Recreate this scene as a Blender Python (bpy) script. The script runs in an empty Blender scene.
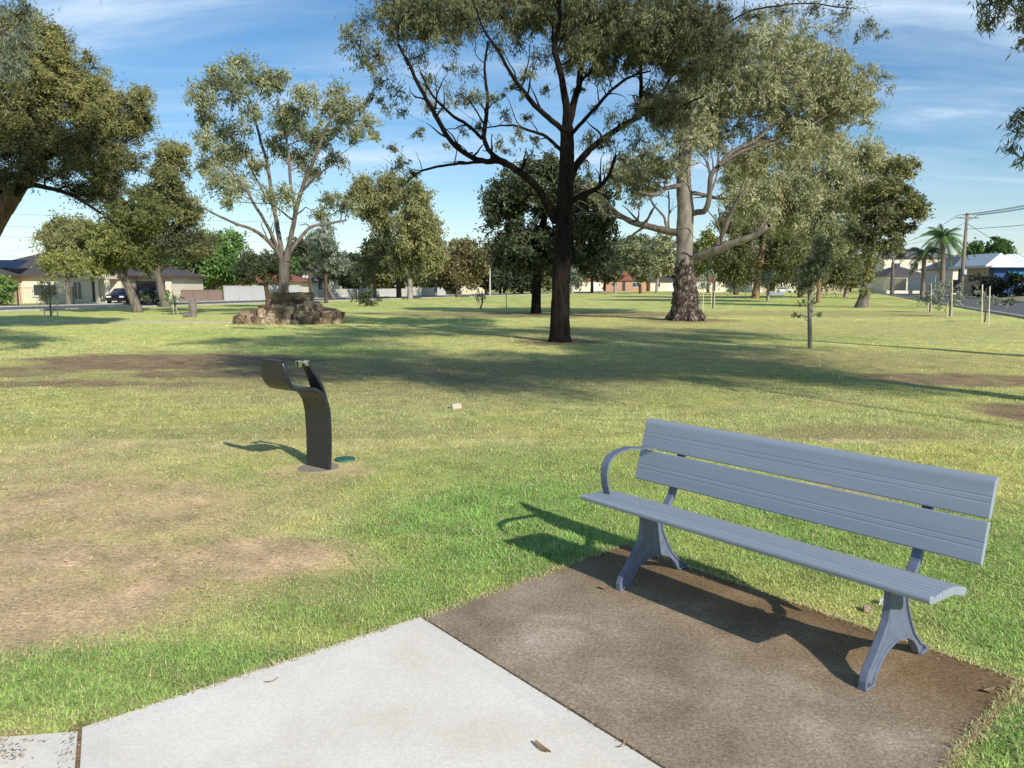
import bpy, bmesh, math
import numpy as np
from math import radians, sin, cos, pi

rng = np.random.default_rng(7)
scene = bpy.context.scene
col = scene.collection

# ------------------------------------------------------------------ camera maths
CAM_H, PITCH, F = 1.584, 0.12602, 770.0
def at(px, py, Y):
    """world point seen at photo pixel (px, py) lying in the upright plane y = Y"""
    dx, dd = (px - 512) / F, (py - 384) / F
    d = (dx, cos(PITCH) - dd * sin(PITCH), -sin(PITCH) - dd * cos(PITCH))
    t = Y / d[1]
    return np.array([d[0] * t, Y, CAM_H + d[2] * t])
def ground(px, py):
    dx, dd = (px - 512) / F, (py - 384) / F
    d = (dx, cos(PITCH) - dd * sin(PITCH), -sin(PITCH) - dd * cos(PITCH))
    t = -CAM_H / d[2]
    return np.array([d[0] * t, d[1] * t, 0.0])

# ------------------------------------------------------------------ materials
def new_mat(name):
    m = bpy.data.materials.new(name); m.use_nodes = True
    nt = m.node_tree; nt.nodes.clear()
    return m, nt, nt.nodes, nt.links
def nd(nt, typ, **kw):
    n = nt.nodes.new(typ)
    for k, v in kw.items():
        if k in n.inputs: n.inputs[k].default_value = v
        else: setattr(n, k, v)
    return n
def c4(c): return (c[0], c[1], c[2], 1.0)
def ramp(nt, stops):
    r = nt.nodes.new('ShaderNodeValToRGB'); e = r.color_ramp.elements
    while len(e) < len(stops): e.new(0.5)
    for i, (p, c) in enumerate(stops):
        e[i].position = p; e[i].color = c4(c)
    return r
def surface_mat(name, stops, scale=8.0, rough=0.7, bump=0.2, bscale=40.0, spec=0.4, stretch=(1, 1, 1), metallic=0.0, detail=6.0, attr=None, amix=0.6, bdist=0.01):
    """noise coloured surface, optional per-vertex 'tint' shift"""
    m, nt, N, L = new_mat(name)
    out = N.new('ShaderNodeOutputMaterial'); b = N.new('ShaderNodeBsdfPrincipled')
    tc = N.new('ShaderNodeTexCoord'); mp = N.new('ShaderNodeMapping')
    mp.inputs['Scale'].default_value = stretch
    L.new(tc.outputs['Object'], mp.inputs['Vector'])
    n1 = nd(nt, 'ShaderNodeTexNoise', Scale=scale, Detail=detail, Roughness=0.6)
    L.new(mp.outputs[0], n1.inputs['Vector'])
    r = ramp(nt, stops)
    if attr:
        a = N.new('ShaderNodeAttribute'); a.attribute_name = attr
        mx = N.new('ShaderNodeMix'); mx.data_type = 'FLOAT'; mx.inputs[0].default_value = amix
        L.new(n1.outputs[0], mx.inputs[2]); L.new(a.outputs['Fac'], mx.inputs[3])
        L.new(mx.outputs[0], r.inputs[0])
    else:
        L.new(n1.outputs[0], r.inputs[0])
    L.new(r.outputs[0], b.inputs['Base Color'])
    b.inputs['Roughness'].default_value = rough; b.inputs['Metallic'].default_value = metallic
    b.inputs['Specular IOR Level'].default_value = spec
    if bump:
        n2 = nd(nt, 'ShaderNodeTexNoise', Scale=bscale, Detail=8.0, Roughness=0.65)
        L.new(mp.outputs[0], n2.inputs['Vector'])
        bp = nd(nt, 'ShaderNodeBump', Strength=bump, Distance=bdist)
        L.new(n2.outputs[0], bp.inputs['Height']); L.new(bp.outputs[0], b.inputs['Normal'])
    L.new(b.outputs[0], out.inputs[0])
    return m
def plain(name, c, rough=0.6, var=0.12, scale=3.0, metallic=0.0, bump=0.0, spec=0.4):
    lo = tuple(x * (1 - var) for x in c); hi = tuple(min(1, x * (1 + var)) for x in c)
    return surface_mat(name, [(0.3, lo), (0.7, hi)], scale=scale, rough=rough, bump=bump, metallic=metallic, spec=spec)
def leaf_mat(name, stops, rough=0.55, trans=0.22, spec=0.2):
    m, nt, N, L = new_mat(name)
    out = N.new('ShaderNodeOutputMaterial'); b = N.new('ShaderNodeBsdfPrincipled')
    a = N.new('ShaderNodeAttribute'); a.attribute_name = 'tint'
    r = ramp(nt, stops); L.new(a.outputs['Fac'], r.inputs[0])
    L.new(r.outputs[0], b.inputs['Base Color'])
    b.inputs['Roughness'].default_value = rough; b.inputs['Specular IOR Level'].default_value = spec
    t = N.new('ShaderNodeBsdfTranslucent'); L.new(r.outputs[0], t.inputs['Color'])
    mx = N.new('ShaderNodeMixShader'); mx.inputs[0].default_value = trans
    L.new(b.outputs[0], mx.inputs[1]); L.new(t.outputs[0], mx.inputs[2]); L.new(mx.outputs[0], out.inputs[0])
    return m

M = {}
# ------------------------------------------------------------------ mesh helpers
def link(o, parent=None):
    col.objects.link(o)
    if parent is not None: o.parent = parent
    return o
def np_mesh(name, V, Q, mat, parent=None, tint=None, color=None, smooth=False, sides=4):
    """V (n,3), Q (m,sides)"""
    V = np.asarray(V, np.float32); Q = np.asarray(Q, np.int32)
    me = bpy.data.meshes.new(name)
    me.vertices.add(len(V)); me.vertices.foreach_set('co', V.ravel())
    me.loops.add(Q.size); me.loops.foreach_set('vertex_index', Q.ravel())
    me.polygons.add(len(Q)); me.polygons.foreach_set('loop_start', np.arange(0, Q.size, Q.shape[1], dtype=np.int32))
    if smooth: me.polygons.foreach_set('use_smooth', np.ones(len(Q), bool))
    me.materials.append(mat)
    if tint is not None:
        a = me.attributes.new('tint', 'FLOAT', 'POINT'); a.data.foreach_set('value', np.asarray(tint, np.float32))
    if color is not None:
        a = me.attributes.new('col', 'FLOAT_COLOR', 'POINT')
        c = np.ones((len(V), 4), np.float32); c[:, :3] = color; a.data.foreach_set('color', c.ravel())
    me.update(calc_edges=True); me.validate()
    return link(bpy.data.objects.new(name, me), parent)
class MB:
    """collects polygons for ONE mesh object"""
    def __init__(s): s.v = []; s.f = []; s.t = []
    def add(s, V, Fs, tint=0.5):
        k = len(s.v); s.v += [tuple(map(float, p)) for p in V]; s.f += [tuple(i + k for i in f) for f in Fs]; s.t += [tint] * len(V)
        return s
    def box(s, x0, x1, y0, y1, z0, z1, tint=0.5):
        V = [(x, y, z) for x in (x0, x1) for y in (y0, y1) for z in (z0, z1)]
        return s.add(V, [(0, 1, 3, 2), (4, 6, 7, 5), (0, 4, 5, 1), (2, 3, 7, 6), (0, 2, 6, 4), (1, 5, 7, 3)], tint)
    def prism(s, prof, w0, w1, tint=0.5, axis='u'):
        """profile in the (v,z) plane pushed along x from w0 to w1"""
        n = len(prof)
        V = [(w0, a, b) for a, b in prof] + [(w1, a, b) for a, b in prof]
        Fs = [tuple(range(n))[::-1], tuple(range(n, 2 * n))] + [(i, (i + 1) % n, n + (i + 1) % n, n + i) for i in range(n)]
        return s.add(V, Fs, tint)
    def ribbon(s, path, th, w0, w1):
        """bar following path in (v,z), thickness th, from x=w0 to w1"""
        P = np.array(path, float); T = np.gradient(P, axis=0); T /= np.linalg.norm(T, axis=1)[:, None]
        Nn = np.stack([-T[:, 1], T[:, 0]], 1) * th / 2
        A, B = P + Nn, P - Nn; n = len(P); V = []
        for i in range(n): V += [(w0, *A[i]), (w1, *A[i]), (w1, *B[i]), (w0, *B[i])]
        Fs = [(0, 1, 2, 3), tuple((n - 1) * 4 + k for k in (3, 2, 1, 0))]
        for i in range(n - 1):
            for k in range(4): Fs.append((i * 4 + k, (i + 1) * 4 + k, (i + 1) * 4 + (k + 1) % 4, i * 4 + (k + 1) % 4))
        return s.add(V, Fs)
    def cyl(s, a, b, r0, r1=None, n=10, tint=0.5):
        V, Q = tube_np([a, b], [r0, r0 if r1 is None else r1], n)
        k = len(V)
        return s.add(V, [tuple(q) for q in Q] + [tuple(range(n))[::-1], tuple(range(k - n, k))], tint)
    def build(s, name, mat, parent=None, smooth=False, bevel=0.0, segs=2):
        me = bpy.data.meshes.new(name); me.from_pydata(s.v, [], s.f)
        bm = bmesh.new(); bm.from_mesh(me)
        bmesh.ops.recalc_face_normals(bm, faces=bm.faces)
        bm.to_mesh(me); bm.free()
        me.materials.append(mat)
        if smooth: me.polygons.foreach_set('use_smooth', np.ones(len(me.polygons), bool))
        a = me.attributes.new('tint', 'FLOAT', 'POINT'); a.data.foreach_set('value', np.array(s.t, np.float32))
        o = link(bpy.data.objects.new(name, me), parent)
        if bevel:
            md = o.modifiers.new('bevel', 'BEVEL'); md.width = bevel; md.segments = segs; md.limit_method = 'ANGLE'; md.angle_limit = radians(40)
            md.harden_normals = False
        return o
def smooth_path(P, R, step):
    P = np.array(P, float); R = np.array(R, float)
    if len(P) < 3:
        n = max(2, int(np.linalg.norm(P[-1] - P[0]) / step) + 1); t = np.linspace(0, 1, n)[:, None]
        return P[0] + (P[-1] - P[0]) * t, R[0] + (R[-1] - R[0]) * t[:, 0]
    E = np.vstack([2 * P[0] - P[1], P, 2 * P[-1] - P[-2]]); outP, outR = [], []
    for i in range(len(P) - 1):
        p0, p1, p2, p3 = E[i:i + 4]; n = max(2, int(np.linalg.norm(p2 - p1) / step) + 1)
        for t in np.linspace(0, 1, n, endpoint=False):
            outP.append(.5 * (2 * p1 + (p2 - p0) * t + (2 * p0 - 5 * p1 + 4 * p2 - p3) * t * t + (3 * p1 - p0 - 3 * p2 + p3) * t ** 3))
            outR.append(R[i] + (R[i + 1] - R[i]) * t)
    outP.append(P[-1]); outR.append(R[-1])
    return np.array(outP), np.array(outR)
def tube_np(P, R, sides, rough=0.0, rg=None):
    P = np.asarray(P, float); R = np.asarray(R, float); n = len(P)
    T = np.gradient(P, axis=0); T /= np.linalg.norm(T, axis=1)[:, None] + 1e-9
    u = np.cross(T[0], (0.31, 0.95, 0.05)); u /= np.linalg.norm(u) + 1e-9
    ang = np.arange(sides) * 2 * pi / sides; V = np.empty((n, sides, 3))
    for i in range(n):
        u = u - T[i] * (u @ T[i]); u /= np.linalg.norm(u) + 1e-9; w = np.cross(T[i], u)
        r = R[i] * (np.ones(sides) if not rough else 1 + rough * (rg.random(sides) - .5))
        V[i] = P[i] + (np.cos(ang) * r)[:, None] * u + (np.sin(ang) * r)[:, None] * w
    i, j = np.meshgrid(np.arange(n - 1), np.arange(sides), indexing='ij'); j2 = (j + 1) % sides
    Q = np.stack([i * sides + j, i * sides + j2, (i + 1) * sides + j2, (i + 1) * sides + j], -1).reshape(-1, 4)
    return V.reshape(-1, 3), Q
class Tubes:
    def __init__(s): s.V = []; s.Q = []; s.n = 0
    def add(s, P, R, sides, rough=0.0, rg=None):
        V, Q = tube_np(P, R, sides, rough, rg); s.V.append(V); s.Q.append(Q + s.n); s.n += len(V)
    def build(s, name, mat, parent): return np_mesh(name, np.vstack(s.V), np.vstack(s.Q), mat, parent, smooth=True)

def thing(name, label, cat, loc=(0, 0, 0), rz=0.0, group=None):
    o = bpy.data.objects.new(name, None); o.empty_display_size = 0.2
    o.location = tuple(float(v) for v in loc); o.rotation_euler = (0, 0, rz)
    col.objects.link(o); o['label'] = label; o['category'] = cat
    if group: o['group'] = group
    return o
def tag(o, label, cat, group=None):
    o['label'] = label; o['category'] = cat
    if group: o['group'] = group
    return o
def structure(o): o['kind'] = 'structure'; return o
def copy_thing(root, loc, rz, label, group=None):
    r = root.copy(); col.objects.link(r); r.location = tuple(float(v) for v in loc); r.rotation_euler = (0, 0, rz); r['label'] = label
    if group: r['group'] = group
    for ch in list(root.children):
        c = ch.copy(); col.objects.link(c); c.parent = r
        for g in list(ch.children):
            d = g.copy(); col.objects.link(d); d.parent = c
    return r

# ------------------------------------------------------------------ value noise
def _h(ix, iy, s):
    h = (ix.astype(np.int64) * 374761393 + iy.astype(np.int64) * 668265263 + s * 982451653) & 0x7fffffff
    h = ((h ^ (h >> 13)) * 1274126177) & 0x7fffffff
    return ((h ^ (h >> 16)) & 0xffff) / 65535.0
def vnoise(x, y, s=0):
    ix, iy = np.floor(x), np.floor(y); fx, fy = x - ix, y - iy
    fx = fx * fx * (3 - 2 * fx); fy = fy * fy * (3 - 2 * fy)
    a, b, c, d = _h(ix, iy, s), _h(ix + 1, iy, s), _h(ix, iy + 1, s), _h(ix + 1, iy + 1, s)
    return (a * (1 - fx) + b * fx) * (1 - fy) + (c * (1 - fx) + d * fx) * fy
def fbm(x, y, s=0, o=4):
    t = 0; a = .5; n = 0
    for k in range(o): t = t + a * vnoise(x * 2 ** k, y * 2 ** k, s + k); n += a; a *= .55
    return t / n
def blob(x, y, cx, cy, rx, ry, soft=.45):
    d = np.sqrt(((x - cx) / rx) ** 2 + ((y - cy) / ry) ** 2) + (fbm(x * 1.3, y * 1.3, 91) - .5) * .9
    return np.clip((1 - d) / soft + .5, 0, 1)
def sstep(a, b, x): t = np.clip((x - a) / (b - a), 0, 1); return t * t * (3 - 2 * t)

# ------------------------------------------------------------------ world and sun
SUN_EL = radians(31.0); SHX, SHY = -0.54, 0.84          # shadows fall along (SHX, SHY)
w = bpy.data.worlds.new('World'); scene.world = w; w.use_nodes = True
nt = w.node_tree; nt.nodes.clear()
wo = nt.nodes.new('ShaderNodeOutputWorld'); bg = nd(nt, 'ShaderNodeBackground', Strength=0.128)
sky = nt.nodes.new('ShaderNodeTexSky'); sky.sky_type = 'NISHITA'; sky.sun_disc = False
sky.sun_elevation = SUN_EL; sky.sun_rotation = math.atan2(-SHX, -SHY)
sky.air_density = 1.0; sky.dust_density = 0.25; sky.ozone_density = 2.0
tc = nt.nodes.new('ShaderNodeTexCoord')
sep = nt.nodes.new('ShaderNodeSeparateXYZ'); nt.links.new(tc.outputs['Generated'], sep.inputs[0])
# cirrus: noise on the direction projected on a high flat layer
add = nd(nt, 'ShaderNodeMath', operation='ADD'); add.inputs[1].default_value = 0.12; nt.links.new(sep.outputs[2], add.inputs[0])
dv = []
for k in (0, 1):
    d_ = nd(nt, 'ShaderNodeMath', operation='DIVIDE'); nt.links.new(sep.outputs[k], d_.inputs[0]); nt.links.new(add.outputs[0], d_.inputs[1]); dv.append(d_)
cmb = nt.nodes.new('ShaderNodeCombineXYZ'); nt.links.new(dv[0].outputs[0], cmb.inputs[0]); nt.links.new(dv[1].outputs[0], cmb.inputs[1])
mp = nt.nodes.new('ShaderNodeMapping'); mp.inputs['Scale'].default_value = (0.42, 1.25, 1); mp.inputs['Rotation'].default_value = (0, 0, radians(-14)); mp.inputs['Location'].default_value = (3.3, 1.7, 0)
nt.links.new(cmb.outputs[0], mp.inputs[0])
cn = nd(nt, 'ShaderNodeTexNoise', Scale=1.6, Detail=9.0, Roughness=0.58, Distortion=0.5); nt.links.new(mp.outputs[0], cn.inputs['Vector'])
cr = ramp(nt, [(0.42, (0.03, 0.03, 0.03)), (0.56, (0.26, 0.26, 0.26)), (0.70, (0.85, 0.85, 0.85))]); nt.links.new(cn.outputs[0], cr.inputs[0])
hz = nt.nodes.new('ShaderNodeMapRange'); hz.inputs[1].default_value = 0.0; hz.inputs[2].default_value = 0.16; hz.inputs[3].default_value = 0.36; hz.inputs[4].default_value = 0.0
nt.links.new(sep.outputs[2], hz.inputs[0])
mxx = nd(nt, 'ShaderNodeMath', operation='MAXIMUM'); nt.links.new(cr.outputs[0], mxx.inputs[0]); nt.links.new(hz.outputs[0], mxx.inputs[1])
mix = nt.nodes.new('ShaderNodeMix'); mix.data_type = 'RGBA'
hs = nd(nt, 'ShaderNodeHueSaturation', Saturation=1.30, Value=1.0); nt.links.new(sky.outputs[0], hs.inputs['Color'])
nt.links.new(mxx.outputs[0], mix.inputs[0]); nt.links.new(hs.outputs[0], mix.inputs[6]); mix.inputs[7].default_value = (5.6, 6.9, 8.4, 1)
nt.links.new(mix.outputs[2], bg.inputs[0]); nt.links.new(bg.outputs[0], wo.inputs[0])

sl = bpy.data.lights.new('sun', 'SUN'); sl.energy = 5.0; sl.angle = radians(0.53); sl.color = (1.0, 0.94, 0.84)
so = bpy.data.objects.new('sun', sl); col.objects.link(so)
import mathutils
sd = mathutils.Vector((SHX * cos(SUN_EL), SHY * cos(SUN_EL), -sin(SUN_EL)))
so.rotation_euler = sd.to_track_quat('-Z', 'Y').to_euler(); so.location = (20, -30, 30)

cam = bpy.data.cameras.new('camera'); cam.sensor_width = 36; cam.lens = F / 1024 * 36; cam.clip_end = 3000; cam.clip_start = 0.05
co = bpy.data.objects.new('camera', cam); co.location = (0, 0, CAM_H + .012); co.rotation_euler = (pi / 2 - PITCH, 0, 0)
col.objects.link(co); scene.camera = co
scene.view_settings.view_transform = 'Standard'; scene.view_settings.look = 'None'; scene.view_settings.exposure = 0
scene.cycles.max_bounces = 6; scene.cycles.transparent_max_bounces = 4; scene.cycles.use_denoising = True

# ------------------------------------------------------------------ ground colour
PATH = [(-1.55, 2.60), (-0.445, 3.54), (0.49, 2.37), (1.35, 1.30), (0.2, 0.3), (-0.5, 0.3), (-1.06, 1.6), (-1.43, 2.37)]
SLAB = [(-0.426, 3.543), (0.70, 4.60), (2.06, 2.95), (1.99, 2.86), (1.43, 2.37), (1.372, 1.33), (0.513, 2.373)]
OLD = [(-3.6, 2.44), (-2.45, 2.50), (-1.76, 2.57), (-1.568, 2.60), (-1.45, 2.37), (-1.085, 1.6), (-1.0, 0.6), (-3.6, 0.6)]
def inside(x, y, poly, grow=0.0):
    p = np.array(poly); c = p.mean(0); 
    if grow: p = p + (p - c) / np.linalg.norm(p - c, axis=1)[:, None] * grow
    r = np.zeros(np.shape(x), bool); n = len(p)
    for i in range(n):
        x0, y0 = p[i]; x1, y1 = p[(i + 1) % n]
        r ^= ((y0 > y) != (y1 > y)) & (x < (x1 - x0) * (y - y0) / (y1 - y0 + 1e-12) + x0)
    return r
def seg_dist(x, y, a, b):
    ax, ay = a; bx, by = b; dx, dy = bx - ax, by - ay
    t = np.clip(((x - ax) * dx + (y - ay) * dy) / (dx * dx + dy * dy), 0, 1)
    return np.hypot(x - ax - t * dx, y - ay - t * dy)
GREEN = np.array((.345, .55, .14)); OLIVE = np.array((.70, .73, .225)); STRAW = np.array((.86, .76, .36)); SOIL = np.array((.58, .425, .275)); DULL = np.array((.62, .555, .21))
def lawn(x, y):
    """returns grass colour, share of bare earth, greenness"""
    x = np.asarray(x, float); y = np.asarray(y, float)
    n1 = fbm(x * .45, y * .45, 3); n2 = fbm(x * 1.7, y * 1.7, 17); n3 = fbm(x * .09, y * .09, 29); n4 = fbm(x * 6, y * 6, 47, 3)
    g = np.maximum.reduce([blob(x, y, .15, 4.9, 1.35, 1.6, .9), .8 * blob(x, y, .2, 6.6, 1.6, 1.2, 1.2), .9 * blob(x, y, 2.2, 4.6, 1.6, .9, .9), .85 * blob(x, y, -1.9, 3.02, 2.3, .50, .9), .9 * blob(x, y, -.75, 3.75, .9, .55, .9),
                           .5 * blob(x, y, -1.6, 6.3, 1.6, .9, 1.2), .85 * blob(x, y, 2.7, 3.3, .9, 1.2, .9), .95 * blob(x, y, 1.85, 2.45, .55, .5, .9), .8 * blob(x, y, 1.3, 5.2, 1.3, .8, 1), .6 * blob(x, y, 3.2, 4.4, 1.6, 1.2, 1), .7 * blob(x, y, .6, 6.0, 1.2, 1.0, 1.1),
                           .75 * blob(x, y, -5.5, 19, 3.0, 1.6, 1.1), .6 * blob(x, y, -3.6, 36, 5, 3.0, 1.1), .5 * blob(x, y, 3, 13, 5, 2.5, 1.1), .6 * blob(x, y, 8, 24, 4, 2, 1.1), .5 * blob(x, y, -9, 27, 6, 3, 1.1), .35 * sstep(.5, .62, n1), .3 * sstep(.55, .7, n2)])
    g = np.clip(g + (n2 - .5) * .7 * (g > 0), 0, 1)
    far = sstep(20, 70, y)
    g = np.maximum(g, far * (.15 + .35 * sstep(.45, .62, n3)))
    bare = np.maximum.reduce([blob(x, y, -2.55, 4.05, 1.35, .80, .7), .95 * blob(x, y, -1.6, 4.3, .75, .45, .8), .75 * blob(x, y, -3.2, 5.3, 1.6, 1.1, 1.0), .62 * blob(x, y, -1.5, 14.5, 7, 3.5, 1.2), .55 * blob(x, y, 6, 17, 5, 3, 1.2), .5 * blob(x, y, 5, 27, 9, 5, 1.2), .5 * blob(x, y, -4.6, 6.8, 2.0, 1.4, 1.2), .35 * blob(x, y, -3.0, 8.0, 3, 1.6, 1.2),
                              blob(x, y, -7.6, 16.5, 3.2, 2.4), .85 * blob(x, y, -5, 14.2, 3.0, .9), .8 * blob(x, y, -11, 14.5, 3.5, 1.2), .8 * blob(x, y, -8.5, 12.6, 4, .5),
                              .9 * blob(x, y, 6.6, 9.6, .75, 1.0), .9 * blob(x, y, 7.9, 13.2, 2.0, .9), .6 * blob(x, y, 2.7, 5.9, .8, .25),
                              .5 * blob(x, y, 3.8, 8.3, 1.6, .5), .5 * blob(x, y, -.7, 12.4, 2.0, .8), .85 * blob(x, y, 1.4, 22.3, 1.3, 1.2), .9 * blob(x, y, 8.2, 36.5, 2.6, 2.6),
                              .95 * blob(x, y, 3, 45, 10, 5.0), .7 * blob(x, y, -3, 47, 10, 2.5), .8 * blob(x, y, 28, 62, 5, 4), .35 * blob(x, y, 12, 30, 12, 7), .55 * blob(x, y, 20, 46, 10, 6), .6 * blob(x, y, -1.72, 6.55, .5, .35)])
    bare = np.clip(bare * (.38 + 1.3 * (.55 * n2 + .45 * n4)) * (1 - .3 * far), 0, 1)
    dry = sstep(.38, .68, .55 * n1 + .45 * n2) * .8 + .22 * sstep(7, 13, y) * (1 - far)
    c = OLIVE + (DULL - OLIVE) * far[..., None]
    c = c + (STRAW - c) * (dry * (1 - .5 * far))[..., None]
    c = c + (GREEN - c) * g[..., None]
    c = c * (.74 + .52 * n4)[..., None] * (.86 + .28 * n2)[..., None]
    return c, bare, g

# ground sheet: polar grid round the viewing area, reaching the horizon
rr = np.concatenate([[0.02], np.geomspace(.6, 60, 330), np.geomspace(63, 1500, 60)])
na = 900; aa = np.arange(na) * 2 * pi / na
RR, AA = np.meshgrid(rr, aa, indexing='ij'); gx, gy = (RR * np.cos(AA)).ravel(), (RR * np.sin(AA)).ravel() + 1.0
gz = (fbm(gx * .35, gy * .35, 5) - .5) * .05 * sstep(4, 12, RR.ravel())
gc, gb, _ = lawn(gx, gy); gb = np.maximum(gb, np.clip(1.6 - seg_dist(gx, gy, (-1.56, 2.61), (-1.05, 1.5)) / .04, 0, 1)); gb = np.maximum(gb, np.clip(1.6 - seg_dist(gx, gy, (-.44, 3.54), (1.36, 1.30)) / .03, 0, 1))
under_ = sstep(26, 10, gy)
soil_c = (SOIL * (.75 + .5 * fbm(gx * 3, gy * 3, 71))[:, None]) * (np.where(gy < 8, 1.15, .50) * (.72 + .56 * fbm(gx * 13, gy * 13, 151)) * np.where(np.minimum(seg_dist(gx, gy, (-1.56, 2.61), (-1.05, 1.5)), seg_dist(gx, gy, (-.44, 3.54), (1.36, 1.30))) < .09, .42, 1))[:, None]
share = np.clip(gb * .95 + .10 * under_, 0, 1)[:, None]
under = sstep(26, 10, gy)[:, None]                       # ground is darker where real blades stand
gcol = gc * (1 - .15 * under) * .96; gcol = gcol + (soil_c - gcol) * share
i, j = np.meshgrid(np.arange(len(rr) - 1), np.arange(na), indexing='ij'); j2 = (j + 1) % na
gq = np.stack([i * na + j, (i + 1) * na + j, (i + 1) * na + j2, i * na + j2], -1).reshape(-1, 4)
def ground_mat():
    m, nt, N, L = new_mat('lawn_soil')
    out = N.new('ShaderNodeOutputMaterial'); b = N.new('ShaderNodeBsdfPrincipled'); b.inputs['Roughness'].default_value = .95; b.inputs['Specular IOR Level'].default_value = .1
    a = N.new('ShaderNodeAttribute'); a.attribute_name = 'col'
    g = N.new('ShaderNodeNewGeometry')
    f1 = nd(nt, 'ShaderNodeTexNoise', Scale=38.0, Detail=6.0, Roughness=.7); L.new(g.outputs['Position'], f1.inputs['Vector'])
    f2 = nd(nt, 'ShaderNodeTexNoise', Scale=2.6, Detail=7.0, Roughness=.75); L.new(g.outputs['Position'], f2.inputs['Vector'])
    r1 = ramp(nt, [(.3, (.55, .55, .55)), (.7, (1.4, 1.36, 1.28))]); L.new(f1.outputs[0], r1.inputs[0])
    r2 = ramp(nt, [(.32, (.66, .72, .66)), (.68, (1.3, 1.24, 1.2))]); L.new(f2.outputs[0], r2.inputs[0])
    m1 = nd(nt, 'ShaderNodeMix', data_type='RGBA', blend_type='MULTIPLY'); m1.inputs[0].default_value = 1; L.new(a.outputs['Color'], m1.inputs[6]); L.new(r1.outputs[0], m1.inputs[7])
    m2 = nd(nt, 'ShaderNodeMix', data_type='RGBA', blend_type='MULTIPLY'); m2.inputs[0].default_value = 1; L.new(m1.outputs[2], m2.inputs[6]); L.new(r2.outputs[0], m2.inputs[7])
    L.new(m2.outputs[2], b.inputs['Base Color'])
    bp = nd(nt, 'ShaderNodeBump', Strength=.6, Distance=.03); L.new(f1.outputs[0], bp.inputs['Height']); L.new(bp.outputs[0], b.inputs['Normal'])
    L.new(b.outputs[0], out.inputs[0]); return m
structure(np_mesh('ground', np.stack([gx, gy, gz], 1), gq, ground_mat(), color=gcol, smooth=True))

# ------------------------------------------------------------------ concrete
def poly_slab(name, poly, z1, mat, thick=.1, band=.085):
    n = len(poly); V = [(x, y, z1) for x, y in poly] + [(x, y, z1 - thick) for x, y in poly]
    P = np.array(poly); W = []
    for k in range(n):                                   # inner outline, 9 cm inside every edge
        e0 = P[k] - P[k - 1]; e1 = P[(k + 1) % n] - P[k]; sg = np.sign(sum(P[q][0] * P[(q + 1) % n][1] - P[(q + 1) % n][0] * P[q][1] for q in range(n)))
        n0 = sg * np.array((-e0[1], e0[0])) / np.linalg.norm(e0); n1_ = sg * np.array((-e1[1], e1[0])) / np.linalg.norm(e1); bi = (n0 + n1_) / (1 + n0 @ n1_); W.append(P[k] + bi * band)
    V2 = [(x, y, z1) for x, y in W]
    b = MB(); b.add(V + V2, [(k, (k + 1) % n, 2 * n + (k + 1) % n, 2 * n + k) for k in range(n)] + [tuple(range(n, 2 * n))[::-1]] + [(k, (k + 1) % n, n + (k + 1) % n, n + k) for k in range(n)], 1.0)
    b.add([(x, y, z1) for x, y in W], [tuple(range(n))], 0.0)
    return structure(b.build(name, mat))
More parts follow.
